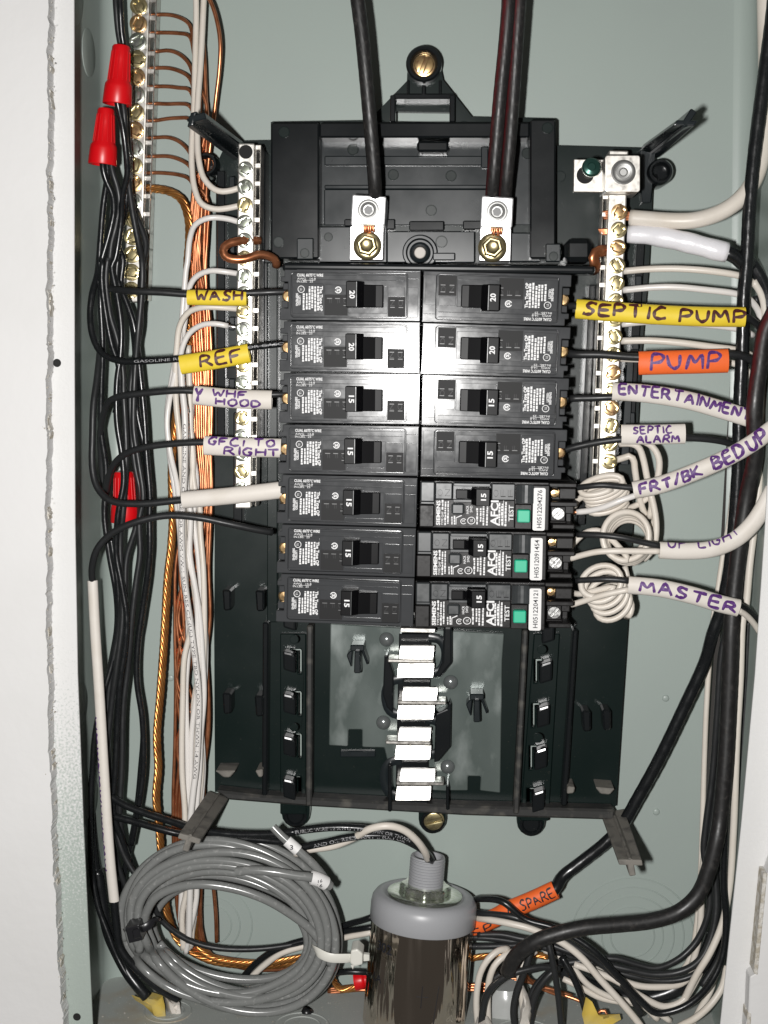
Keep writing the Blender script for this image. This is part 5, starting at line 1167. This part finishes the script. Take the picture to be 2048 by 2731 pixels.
for lab, pts in (('white wire bent square from the bottom screw of the right neutral bar', [(535,212,41),(590,198,42),(635,182,43),(662,205,43),(675,290,42),(690,390,40),(705,480,38),(730,570,36),(760,640,34)]),
                 ('white wire dropping from behind the SEPTIC ALARM tag, inner one', [(560,95,42),(640,90,44),(700,115,44),(735,200,43),(762,330,42),(790,460,40),(800,560,38),(780,640,36)]),
                 ('white wire dropping from behind the SEPTIC ALARM tag, outer bowed one', [(590,70,42),(720,70,46),(800,110,46),(850,190,46),(855,280,45),(840,360,44)]),
                 ('white wire hanging straight below the FRT/BK cable', [(790,460,40),(815,560,40),(832,680,40),(828,790,40),(800,880,38),(740,950,36)])):
    wire('white_wire', lab, M_WW, 1.75, 'J', pts, group=WHG)
# wires from the right neutral bar
wire('white_cable', 'thick white cable curving up to the right from the right neutral bar', M_WW, 4.1, 'C',[(785,1380,40),(880,1388,42),(1050,1400,46),(1200,1395,48),(1350,1350,48),(1450,1290,48),(1520,1220,47),(1590,1100,44),(1640,850,40),(1650,500,36),(1645,200,34),(1640,-60,34)], n=20, cat='cable', lobes=(12,.02,10))
t = thing('taped_cable', 'black cable end wrapped in crumpled white tape, into the right neutral bar', 'cable', PR('C',770,1490,40))
m = MB(); tb = Tube(path('C',[(770,1485,41),(900,1490,43),(1050,1515,46),(1200,1550,48),(1330,1585,49),(1400,1600,49)])); m.tube(tb, 5.0, 20, 4.4, r_of=lambda f: .86+.16*min(1,f*3)+.03*math.sin(f*23)); part('white_tape', m, M_TAPE, t, bevel=0, smooth=3.2)
m = MB(); m.tube(Tube(path('C',[(1385,1595,49),(1450,1625,49),(1530,1690,47)],'G',[(1500,150,44),(1580,260,42),(1640,420,40),(1680,700,38)])), 3.7, 18, lobes=(10,.04,12)); part('insulation', m, M_WB, t, bevel=0, smooth=3.2)
m = MB()
for k in range(5): m.tube(Tube(path('C',[(585+k*4,1470-14+k*7,40),(640,1468-12+k*6,41),(680,1470-12+k*6,41)])), .8, 6)
part('strand_ends', m, M_CU, t, bevel=0, smooth=1.5)
t = thing('strand_ends', 'short copper strand ends poking through the right neutral bar at its first screw', 'copper strands', PR('C',610,1370,40)); m = MB()
for k in range(5): m.tube(Tube(path('C',[(612+k*2,1345+k*10,40),(660,1342+k*10,41),(790,1350+k*11,41)])), .8, 6)
part('strand', m, M_CU, t, bevel=0, smooth=1.5)
RW = [('white wire from the right neutral bar, uppermost of the thin ones', M_WW, 1.75, [('G',[(490,222,41),(700,205,44),(950,203,47),(1200,222,49),(1440,262,48),(1530,310,44),(1610,400,40),(1650,560,38),(1640,900,36)])]),
 ('shiny white wire just above the SEPTIC PUMP tag', M_WW2, 1.7, [('G',[(490,375,41),(700,355,44),(900,350,46),(1150,372,47),(1430,412,46),(1530,470,42),(1600,600,38),(1590,900,36)])]),
 ('white wire just below the SEPTIC PUMP tag', M_WW2, 1.7, [('G',[(480,650,41),(650,632,43),(850,628,44),(1100,650,44),(1420,690,43),(1540,740,40)])]),
 ('white wire just above the orange PUMP tag', M_WW, 1.8, [('G',[(475,785,41),(700,782,44),(950,800,46),(1200,832,46),(1430,865,45),(1540,920,42),(1600,1100,38)])]),
 ('white wire just below the orange PUMP tag', M_WW, 1.7, [('G',[(470,930,40),(700,935,42),(1000,940,42),(1330,955,42),(1440,990,42),(1520,1060,40),(1560,1200,36)])])]
for lab, mt, r, sp in RW: wire('white_wire', lab, mt, r, *[q for s_ in sp for q in s_], group=WHG)
m = MB()
# long runs down the right side and the tangle at the bottom
RL = [('thin ivory wire at the left edge of the right-hand bundle', 'w', 1.5, [('G',[(1440,560,28),(1450,900,28),(1430,1300,28)]),('J',[(1400,420,26),(1375,650,26),(1330,900,24),(1295,1130,24),(1262,1400,24)]),('M',[(1395,50,24),(1372,280,22),(1356,520,22),(1345,800,20),(1336,1100,20),(1325,1386,20)]),('Q',[(1222,800,20),(1205,1000,20),(1165,1200,20),(1080,1330,20)])]),
 ('ivory wire along the right edge of the bundle, in front of the side wall', 'w', 1.9, [('G',[(1540,300,44),(1610,420,42),(1640,620,40)]),('J',[(1600,200,40),(1595,400,40),(1560,700,40),(1525,980,40),(1495,1300,40)]),('M',[(1535,100,40),(1522,400,40),(1505,700,40),(1495,1000,40)]),('Q',[(1440,400,40),(1415,750,40),(1370,980,42),(1290,1170,44),(1210,1300,44),(1150,1420,42),(1110,1500,40)])]),
 ('ivory wire low on the right that dives behind the flange at the bottom', 'w', 1.9, [('Q',[(1400,1250,40),(1370,1380,42),(1300,1490,44),(1200,1580,44),(1090,1640,42),(1000,1720,40)])]),
 ('black wire curving along the bottom, uppermost of the lower right sweep', 'b', 1.8, [('J',[(1470,900,40),(1420,1200,38)]),('M',[(1432,250,36),(1408,560,34),(1385,860,32),(1352,1120,32)]),('Q',[(1252,520,32),(1290,760,32),(1275,940,33),(1195,1110,34),(1080,1215,36),(950,1265,38),(840,1245,38),(700,1205,38),(580,1200,38),(400,1160,38),(250,1105,36),(80,1075,34)]),('O',[(1250,1130,32),(1080,1130,30)])]),
 ('black wire curving along the bottom, second of the lower right sweep', 'b', 1.95, [('M',[(1440,700,34),(1400,1000,34)]),('Q',[(1300,420,34),(1325,700,36),(1330,900,38),(1295,1080,40),(1225,1215,42),(1110,1285,42),(940,1305,42),(750,1268,42),(520,1222,40),(300,1245,38),(100,1285,36)]),('O',[(1250,1390,36),(1180,1440,36)])]),
 ('glossy black wire crossing from the chrome cylinder to the right wall', 'b', 1.85, [('M',[(1470,700,46),(1455,1000,46)]),('Q',[(1385,450,46),(1378,750,46),(1395,950,46),(1370,1190,48),(1300,1350,50),(1200,1462,50),(1080,1530,50),(950,1548,50),(860,1480,50),(700,1310,50),(560,1160,50),(430,1070,48),(290,1005,46),(120,955,44)]),('O',[(1250,905,42),(1100,886,32),(1040,900,14),(960,915,6)])]),
 ('ivory wire running beside the glossy black one from the cylinder', 'w', 1.9, [('O',[(960,1025,6),(1040,1022,16),(1100,1020,32),(1260,1045,42)]),('Q',[(60,990,44),(140,1010,45),(340,1095,46),(470,1190,47),(600,1340,48),(720,1470,49),(830,1600,49),(900,1700,48)])]),
 ('black wire sweeping left from under the heavy cable', 'b', 1.8, [('O',[(960,950,6),(1040,965,16),(1100,985,32),(1300,1005,40),(1500,1060,42)]),('Q',[(200,975,42),(330,1060,42),(480,1160,44),(640,1270,44),(760,1400,44),(860,1560,42)])]),
 ('thick black cable low down on the right, half buried in the sweep', 'b', 4.6, [('Q',[(290,1235,26),(400,1300,26),(550,1385,27),(720,1440,28),(900,1450,28),(1060,1400,28),(1160,1320,27),(1260,1200,24),(1320,1050,22)])]),
 ('ivory wire looping under the thick buried cable', 'w', 1.8, [('Q',[(430,1240,42),(560,1285,43),(700,1345,44),(850,1440,44),(1000,1508,43),(1110,1478,42),(1170,1400,40),(1230,1290,36)])]),
 ('ivory wire lying across the top of the thick buried cable', 'w', 1.8, [('Q',[(560,1270,36),(700,1330,38),(850,1378,38),(1000,1382,37),(1110,1362,34),(1200,1280,30)])]),
 ('ivory wire low in the middle of the right tangle', 'w', 1.7, [('Q',[(360,1330,30),(470,1385,32),(590,1450,33),(720,1478,33),(860,1500,33),(960,1590,32)])]),
 ('charcoal wire standing upright in the right tangle', 'b', 1.8, [('Q',[(255,1060,52),(285,1180,54),(312,1320,54),(335,1480,54),(350,1640,52),(360,1720,50)])]),
 ('shiny black wire diving to the bottom edge right of the upright one', 'b', 1.9, [('Q',[(350,1190,40),(400,1275,42),(448,1370,43),(490,1490,43),(520,1600,42)])]),
 ('charcoal wire arching down to the bottom edge left of the upright one', 'b', 1.9, [('Q',[(330,1260,44),(270,1310,45),(205,1390,45),(165,1500,44),(150,1640,42)])]),
 ('black wire making a tall arch behind the red-striped cable end', 'b', 1.9, [('Q',[(175,1090,44),(150,1180,46),(110,1300,46),(65,1420,45),(45,1540,44),(60,1660,42)])]),
 ('charcoal wire arching over the bottom right of the chrome cylinder', 'b', 1.85, [('O',[(1640,1365,48),(1520,1350,50),(1400,1372,52),(1290,1405,53),(1200,1465,52),(1140,1550,50),(1115,1650,48),(1105,1760,46)])]),
 ('white wire arching down left of that charcoal arch', 'w', 1.8, [('O',[(1290,1225,36),(1220,1240,40),(1150,1300,42),(1100,1390,42),(1078,1500,41),(1072,1620,40),(1085,1760,38)])]),
 ('second white wire arching down beside the charcoal arch', 'w', 1.8, [('O',[(1340,1240,36),(1270,1270,40),(1200,1335,42),(1162,1430,42),(1150,1560,41),(1155,1760,38)])]),
 ('black wire from behind the cylinder at mid height, upper of the right pair', 'b', 1.8, [('O',[(1000,1150,28),(1110,1150,30),(1250,1165,30),(1400,1190,30),(1560,1210,30)]),('Q',[(240,1130,30),(420,1200,30),(600,1330,28)])]),
 ('black wire from behind the cylinder at mid height, lower of the right pair', 'b', 1.8, [('O',[(1000,1210,28),(1120,1210,30),(1300,1205,32),(1460,1200,34),(1659,1260,34)])]),
 ('black wire running down the far right beside the side wall', 'b', 1.8, [('M',[(1560,100,26),(1548,400,26),(1530,800,26),(1510,1200,26)]),('Q',[(1455,600,26),(1415,950,26),(1345,1200,26),(1240,1380,28)])]),
 ('second black wire deep behind the red-striped cable', 'b', 1.8, [('J',[(1500,750,30),(1465,1100,30)]),('M',[(1465,900,30),(1448,1150,30),(1425,1300,30)]),('Q',[(1360,900,30),(1330,1080,30),(1240,1240,30)])]),
 ('ivory wire hidden deep behind the red-striped cable', 'w', 1.8, [('J',[(1610,250,30),(1600,420,30),(1570,760,30)]),('M',[(1425,330,26),(1412,560,26),(1400,800,26)]),('Q',[(1240,700,24),(1235,900,24),(1220,1080,24),(1180,1240,24)])]),
 ('ivory wire crossing low under the sweep toward the right wall', 'w', 1.7, [('Q',[(240,1150,30),(340,1190,32),(430,1270,34),(520,1370,34),(640,1440,34),(800,1480,34),(930,1530,32),(1040,1600,30)])]),
 ('black wire hugging the underside of the upper sweep', 'b', 1.7, [('Q',[(1330,760,30),(1345,950,32),(1330,1100,34),(1250,1260,36),(1130,1330,36),(960,1345,36),(780,1310,36),(560,1250,34),(380,1215,32)])]),
 ('thin black wire rising from the floor beside the clear sheath', 'b', 1.5, [('O',[(1400,1740,40),(1420,1600,42),(1480,1470,43),(1570,1380,42),(1659,1330,40)])]),
 ('ivory wire dropping beside the clear plastic sheath', 'w', 1.6, [('O',[(1480,1240,36),(1400,1300,38),(1365,1420,40),(1380,1560,40),(1400,1738,38)])]),
 ('ivory wire at the right floor corner, leaning on the side wall', 'w', 1.7, [('Q',[(1330,1300,30),(1290,1420,30),(1230,1520,30),(1180,1619,30)])]),
 ('small charcoal wire leaving the flange edge at mid height on the right', 'b', 1.6, [('G',[(1560,420,34),(1590,620,34),(1600,850,34),(1580,1100,34)]),('J',[(1560,100,34),(1545,500,34)])]),
]
for lab, c, r, sp in RL:
    wire('black_wire' if c == 'b' else 'white_wire', lab, (M_WB if 'gloss' in lab or 'shiny' in lab or r > 3 else M_WBM) if c == 'b' else M_WW, r, *[q for s_ in sp for q in s_], group=BLKG if c == 'b' else WHG, n=10 if r < 3 else 20)
# left ends of the wires that pass behind the cylinder
for lab, c, pts in (('black wire between the coil and the cylinder, upper', 'b', [(120,1085,26),(230,1050,30),(290,1035,32),(360,1010,34),(420,990,30)]), ('black wire between the coil and the cylinder, lower', 'b', [(110,1125,26),(220,1100,30),(290,1090,32),(360,1078,34),(430,1060,30)]),
                    ('ivory wire between the coil and the cylinder', 'w', [(110,1165,26),(220,1140,30),(290,1128,32),(350,1115,34),(430,1100,30)]), ('thin black wire low between the coil and the cylinder', 'b', [(120,1390,26),(200,1382,28),(290,1385,28),(400,1390,24)])):
    wire('black_wire' if c == 'b' else 'white_wire', lab, M_WB if c == 'b' else M_WW, 1.7, 'O', pts, group=BLKG if c == 'b' else WHG)
wire('white_wire', 'ivory wire rising inside the grey coil towards the cylinder', M_WW, 1.8, 'N',[(1180,1155,24),(1250,1090,26),(1350,1020,28),(1500,975,28),(1620,950,28)], group=WHG)
wire('black_wire', 'black wire rising inside the grey coil beside the ivory one', M_WB, 1.9, 'N',[(1140,1150,24),(1210,1075,26),(1320,1000,28),(1480,950,28),(1620,925,28)], group=BLKG)

# ================================================================ leads of the chrome surge arrester
LEADTXT = 'OIL RESISTANT II (UL) OR GASOLINE AND'
twire('arrester_lead', 'upper black printed lead from the left bundle over the coil into the chrome cylinder',
 ('insulation', M_WB, 2.0, None, path('N',[(395,148,44),(480,200,46),(600,248,48),(740,292,50),(850,328,52),(1000,355,54),(1150,365,55),(1300,362,56),(1450,343,57)],'L',[(560,1462,57),(750,1440,58),(900,1438,58),(1050,1452,57),(1200,1482,55),(1320,1530,52),(1385,1590,46),(1405,1640,40)]), dict(ink=M_PRG, print=('REPUBLIC WIRE 12 AWG TYPE THHN OR THWN',.55,.88,1.7,False))), cat='wire')
twire('arrester_lead', 'lower black printed lead reading OIL RESISTANT, into the chrome cylinder',
 ('insulation', M_WB, 2.0, None, path('N',[(415,262,40),(560,300,42),(700,340,44),(800,362,44),(1000,375,46),(1300,400,48),(1400,412,50)],'L',[(560,1562,52),(720,1540,54),(880,1505,55),(1020,1490,55),(1200,1500,53),(1310,1545,50),(1395,1605,44),(1425,1650,38)]), dict(ink=M_PRG, print=('AND OIL RESISTANT II (UL) OR',.60,.86,1.8,False))), cat='wire')
wire('white_wire', 'white lead of the chrome cylinder arching over its two black leads', M_WW, 2.0, 'L',[(560,1605,46),(640,1580,48),(800,1556,50),(930,1505,54),(1040,1445,60),(1150,1428,61),(1250,1455,58),(1330,1520,54),(1380,1590,48),(1400,1640,40)], group=WHG)

# ================================================================ grey cable coil
t = thing('cable_coil', 'tied coil of glossy grey cable lying in the bottom left of the box', 'cable coil', PR('N',1060,870,40))
rg = random.Random(11)
IN_ = (1060,905,430,262,.20); OUT_ = (1062,872,612,478,.30)
pts = []; NT = 13; per = 22
order = [9.6,3.2,6.8,1.0,8.4,4.6,10,2.1,7.6,5.5,9.0,3.9,.2]
for k in range(NT*per+1):
    f = k/per; i = int(min(f, NT-1)); fr = f-i
    g = order[i]+(order[min(i+1,NT-1)]-order[i])*max(0,(fr-.7)/.3); g /= 10
    th = 2*math.pi*f+2.6
    cx, cy, a, b, tl = [IN_[j]+(OUT_[j]-IN_[j])*g for j in range(5)]
    a *= 1+.016*math.sin(3*th+i*2.1)+.02*math.sin(th+i*3.3); b *= 1+.028*math.sin(2*th+i*1.7)+.03*math.sin(th+i*1.3)
    x, y = a*math.cos(th), b*math.sin(th)
    h = 50+13*math.sin(i*2.399+th*.18)-8*abs(g-.5)
    pts.append(PR('N', cx+x*math.cos(tl)-y*math.sin(tl), cy+x*math.sin(tl)+y*math.cos(tl), h))
m = MB(); m.tube(Tube(pts, .004), 2.35, 12); part('cable', m, M_GREY, t, bevel=0, smooth=3.2)
m = MB(); m.tube(Tube(path('N',[(560,1010,60),(580,900,62),(600,800,64),(650,715,66),(750,662,67),(900,640,68),(1080,662,67),(1250,718,66),(1380,790,64),(1500,880,62),(1580,980,60),(1620,1080,58)])), 2.35, 12); part('inner_turn', m, M_GREY, t, bevel=0, smooth=3.2)
m = MB(); tbe = Tube(path('N',[(1098,570,72),(1180,562,73),(1300,570,73),(1420,590,72),(1540,608,70),(1620,650,66)])); m.tube(tbe, 2.4, 14); part('cable_end', m, M_GREY, t, bevel=0, smooth=1.2)
m = MB(); c, T, n_, b_ = tbe.at(0); m.lathe(c-T*.0002, [(1.5,0),(1.1,.3),(0,.3)], 14, -T); part('cut_core', m, M_INK, t, bevel=0)
m = MB(); tb3 = Tube(path('N',[(1302,322,62),(1350,372,63),(1440,452,64),(1540,545,64),(1610,640,62)])); m.tube(tb3, 2.2, 14); part('cable_end', m, M_GREY, t, bevel=0, smooth=1.2)
def marker(tb, a0, a1, s, r, hg, wd, two=False):
    m = MB(); m.sleeve(tb, r, r, tb.len*a0, tb.len*a1, .3); o = part('number_marker', m, M_LBL, t, bevel=0, smooth=.9)
    mk = MB(); mid = tb.len*(a0+a1)/2; c0, T0_, N0_, B0_ = tb.at(mid)
    def g(a, b):
        d = Vector((a/1000, 0, b/1000)); e = d.dot(B0_); al = d.dot(T0_)
        return c0+T0_*al+B0_*e+N0_*(math.sqrt(max(0, (r/1000)**2-e*e))+.00012)
    if two:
        text(mk, s, lambda x, y: g(x-wd/2, y-2.5), 2.3, wd*.85, .015); text(mk, s, lambda x, y: g(x-wd/2+.2, y+.7), 1.5, wd*.75, .015)
    else: text(mk, s, lambda x, y: g(x-wd/2, y-hg/2), hg, wd, .015)
    sub('number', mk, M_INK, o, t, recalc=False)
marker(tbe, .76, .93, '16', 3.7, 2.6, 3.4, True); marker(tb3, .24, .42, '3', 3.0, 2.4, 1.7)
k_ = thing('cable_tie', 'black cable tie with a square head on the left of the grey coil', 'cable tie', PR('N',530,910,60))
m = MB(); m.tube(Tube(path('N',[(480,900,52),(520,905,66),(580,885,69),(640,850,66),(662,826,56)])), 2.2, 8, .6, face=True); part('strap', m, M_TIE, k_, bevel=0, smooth=1)
m = MB(); m.rp('N',[(482,880),(560,862),(580,950),(505,968)], 62, 74); part('head', m, M_TIE, k_, bevel=.7, seg=2)
m = MB(); m.rp('N',[(520,895),(562,885),(572,935),(532,945)], 73, 75.5); part('latch', m, M_TIE, k_, bevel=.5)
k_ = thing('cable_tie', 'natural white cable tie on the right of the grey coil, touching the chrome cylinder', 'cable tie', PR('O',240,1290,60))
m = MB(); m.tube(Tube(path('N',[(1525,980,58),(1548,1015,68),(1610,1045,71)],'O',[(60,1288,71),(150,1292,70),(225,1290,68),(262,1290,62)])), 2.5, 8, .55, face=True); part('strap', m, M_NYL, k_, bevel=0, smooth=1)
m = MB(); m.rp('O',[(218,1238),(262,1228),(300,1262),(298,1335),(240,1350),(212,1325)], 58, 70); part('head', m, M_NYL, k_, bevel=1, seg=2)
m = MB(); m.rp('O',[(262,1262),(345,1268),(345,1310),(262,1318)], 60, 63); m.rp('O',[(215,1340),(242,1340),(232,1370)], 60, 64); part('tail', m, M_NYL, k_, bevel=.3)

# ================================================================ chrome surge arrester
ct = PR('O',722,850,32); t = thing('surge_arrester', 'mirror-chrome cylinder with grey plastic cap and threaded neck at the bottom of the box', 'surge arrester', ct-Vector((0,0,.12)))
axd = (PR('O',648,1700,36)-ct).normalized()*-1
m = MB(); m.lathe(ct-axd*.150, [(28.1,0),(28.1,137),(27.5,139)], 64, axd); part('can', m, M_CHR, t, bevel=0, smooth=1)
m = MB(); m.lathe(ct, [(28.5,-15),(28.9,-14.5),(28.9,-6.5),(28.4,-3.2),(26.8,-.8),(24.2,.3),(21.8,.1),(20.8,-.8),(0,-.8)], 64, axd); part('cap', m, M_CAP, t, bevel=0, smooth=.7)
m = MB(); m.lathe(ct, [(20.4,-1),(20.4,.5),(19.6,.9),(14,1),(12.5,.6),(0,.6)], 48, axd); part('washer', m, M_ZINC2, t, bevel=0, smooth=.7)
m = MB(); m.lathe(ct, [(13.2,.8),(13.4,1.6),(13.2,4.6),(12.4,5.4),(9.6,5.4)], 64, axd, (8,.055)); part('locknut', m, M_ZINC2, t, bevel=0, smooth=.6)
pr = [(9.6,5)]
for k in range(9): pr += [(9.6,6+k*1.55),(9.6,6.55+k*1.55),(9.0,6.8+k*1.55),(9.0,7.3+k*1.55)]
pr += [(9.5,20.2),(9.1,21),(7.9,21),(7.6,20),(7.6,8),(0,8)]
m = MB(); m.lathe(ct, pr, 44, axd); part('threaded_neck', m, M_CAP, t, bevel=0, smooth=.6)
mk = MB(); rC = 28.16
def on_can(a0, d0):
    e1 = axd.orthogonal().normalized(); fr = Vector((0,-1,0)); fr = (fr-axd*fr.dot(axd)).normalized(); sd = fr.cross(axd)*-1
    if sd.x < 0: sd = -sd
    return lambda a, b: ct-axd*((d0-b)/1000)+(fr*math.cos(a0+a/rC)+sd*math.sin(a0+a/rC))*(rC/1000)
m2 = MB(); text(m2, '302', on_can(-.95, 27), 5, 11, .02); part('lettering', m2, M_INK, t, bevel=0, recalc=False); m2 = MB(); text(m2, 'LA', on_can(-1.0, 44), 4, 7, .01); part('lettering', m2, M_INK, t, bevel=0, recalc=False)
rg = random.Random(4)
for a0, d0, l in ((-.9,92,14),(-.9,97,18),(-.6,102,20),(.35,100,16),(.3,105,22)): words_(mk, on_can(a0, d0), l, 1.6, 0, rg)
for a0, d0, a1, d1 in ((.1,40,.1,52),(.0,46,.22,46),(.42,40,.36,62),(.36,62,.44,80)):
    f = on_can(0,0); q0 = on_can(a0,d0)(0,0); q1 = on_can(a1,d1)(0,0); ml = MB(); ml.tube(Tube([q0, q1]), .2, 4); part('diagram_line', ml, M_INK, t, bevel=0)
part('fine_print', mk, M_INK, t, bevel=0, recalc=False)['kind'] = 'stuff'

# ================================================================ odds and ends at the bottom
def rag(name, label, m_, cat, r, poly, h, seed, thick=.8):
    rg = random.Random(seed); m = MB(); n = len(poly); c = (sum(p[0] for p in poly)/n, sum(p[1] for p in poly)/n)
    top = [PR(r, x, y, h+rg.uniform(-3,3)) for x, y in poly]; mid = [PR(r, (x+c[0])/2, (y+c[1])/2, h+rg.uniform(1,7)) for x, y in poly]; cc_ = PR(r, *c, h+rg.uniform(3,8))
    vs = top+mid+[cc_]; fs = []
    for i in range(n):
        j = (i+1) % n; fs += [(i, j, n+j, n+i), (n+i, n+j, 2*n)]
    m.add(vs, fs); m.add([v+Vector((0,thick/1000,0)) for v in vs], [f[::-1] for f in fs])
    k = len(vs)
    for i in range(n): j = (i+1) % n; m.f.append((i, k+i, k+j, j))
    o = m.build(name, m_, None, smooth=.8, org=top[0]); return tag(o, label, cat)
rag('cable_sheath', 'crumpled yellow cable sheath slit open at the bottom left', M_YSH, 'cable sheath', 'N', [(520,1255),(575,1275),(600,1235),(650,1245),(690,1260),(702,1310),(708,1370),(690,1420),(655,1405),(640,1360),(590,1310),(540,1280)], 44, 2)
rag('cable_sheath', 'pale paper-like torn cable sheath beside the yellow one', M_SLV, 'cable sheath', 'N', [(700,1258),(735,1285),(770,1270),(785,1300),(792,1350),(780,1390),(735,1385),(715,1340)], 40, 5)
rag('cable_sheath', 'small pointed yellow sheath scrap in the bottom right tangle', M_YSH, 'cable sheath', 'Q', [(505,1450),(545,1480),(540,1560),(600,1600),(720,1560),(728,1590),(640,1640),(500,1640),(480,1560)], 46, 8)
rag('cable_sheath', 'papery tan sheath scrap among wires right of the cylinder', M_SLV, 'cable sheath', 'Q', [(100,1360),(135,1430),(165,1520),(150,1620),(80,1640),(90,1540),(110,1460)], 46, 9)
rag('cable_sheath', 'papery tan sheath scrap at the foot of the cylinder', M_SLV, 'cable sheath', 'O', [(1080,1690),(1150,1690),(1190,1760),(1060,1760)], 44, 12)
for lab, q, h in (('clear plastic cable end upright behind the black arches', [(1200,1480),(1330,1490),(1345,1640),(1330,1738),(1190,1738)], 24),):
    t = thing('clear_sheath', lab, 'cable sheath', PR('O',1265,1700,10)); m = MB()
    a, b = PR('O',1265,1470,22), PR('O',1262,1760,22); ax = (b-a).normalized(); L_ = (b-a).length*1000
    m.lathe(a, [(8.5,0),(10,3),(12.5,L_*.35),(12,L_*.7),(13,L_)], 18, ax, (5,.06)); part('sheath', m, M_CLR, t, bevel=0, smooth=1)
wire('ground_wire', 'short curled bare copper end at the bottom right', M_CU, 1.0, 'Q',[(540,1500,40),(560,1560,42),(600,1590,43),(640,1560,43),(620,1530,42),(580,1550,42),(570,1600,42)], n=7, group=CUG)
wire('ground_wire', 'bare copper wire slanting down to the right in the bottom right tangle', M_CU, 1.0, 'Q',[(130,1330,24),(240,1380,24),(350,1430,24),(460,1470,26),(560,1530,28)], n=7, group=CUG)
wire('ground_wire', 'bare copper wire just above the slanting one, bottom right', M_CU, 1.0, 'Q',[(110,1190,28),(130,1230,28),(120,1290,28),(190,1370,26),(300,1400,26),(420,1440,26)], n=7, group=CUG)
for k, (x, y, l, mt, lab) in enumerate(((620,1395,60,M_WB,'cut black wire stub lying on the floor left of the coil'),(760,1340,70,M_WB,'cut black wire stub standing under the coil'),(370,1390,40,M_CU,'sliver of copper on the floor in the left corner'),(1120,1400,50,M_WB,'black stub under the middle of the coil'),(1500,1330,80,M_WB,'black stub under the right of the coil'))):
    wire('wire_stub', lab, mt, 3.2 if mt is M_WB else .7, 'N',[(x,y,34),(x-l*.3,y+l*.6,34),(x-l*.4,y+l*1.3,32)], cat='wire stub')
# dust on the floor of the box
m = MB(); rg = random.Random(21)
for k in range(700):
    x = rg.uniform(-.17,.165); y = -rg.uniform(.002,.085); c = Vector((x, y, zl+(zr-zl)*(x+.18)/.36+.0002)); r = rg.uniform(.2,1.0)/1000
    q = [c+Vector((rg.uniform(-1,1), rg.uniform(-1,1), rg.uniform(0,.6)))*r for _ in range(4)]
    m.add(q, [(0,1,2),(0,2,3),(0,3,1),(1,3,2)])
o = m.build('floor_debris', M_CRUMB, None, org=Vector((0,-.04,zl))); o['kind'] = 'stuff'; o['label'] = 'pale plaster crumbs scattered on the floor of the box'
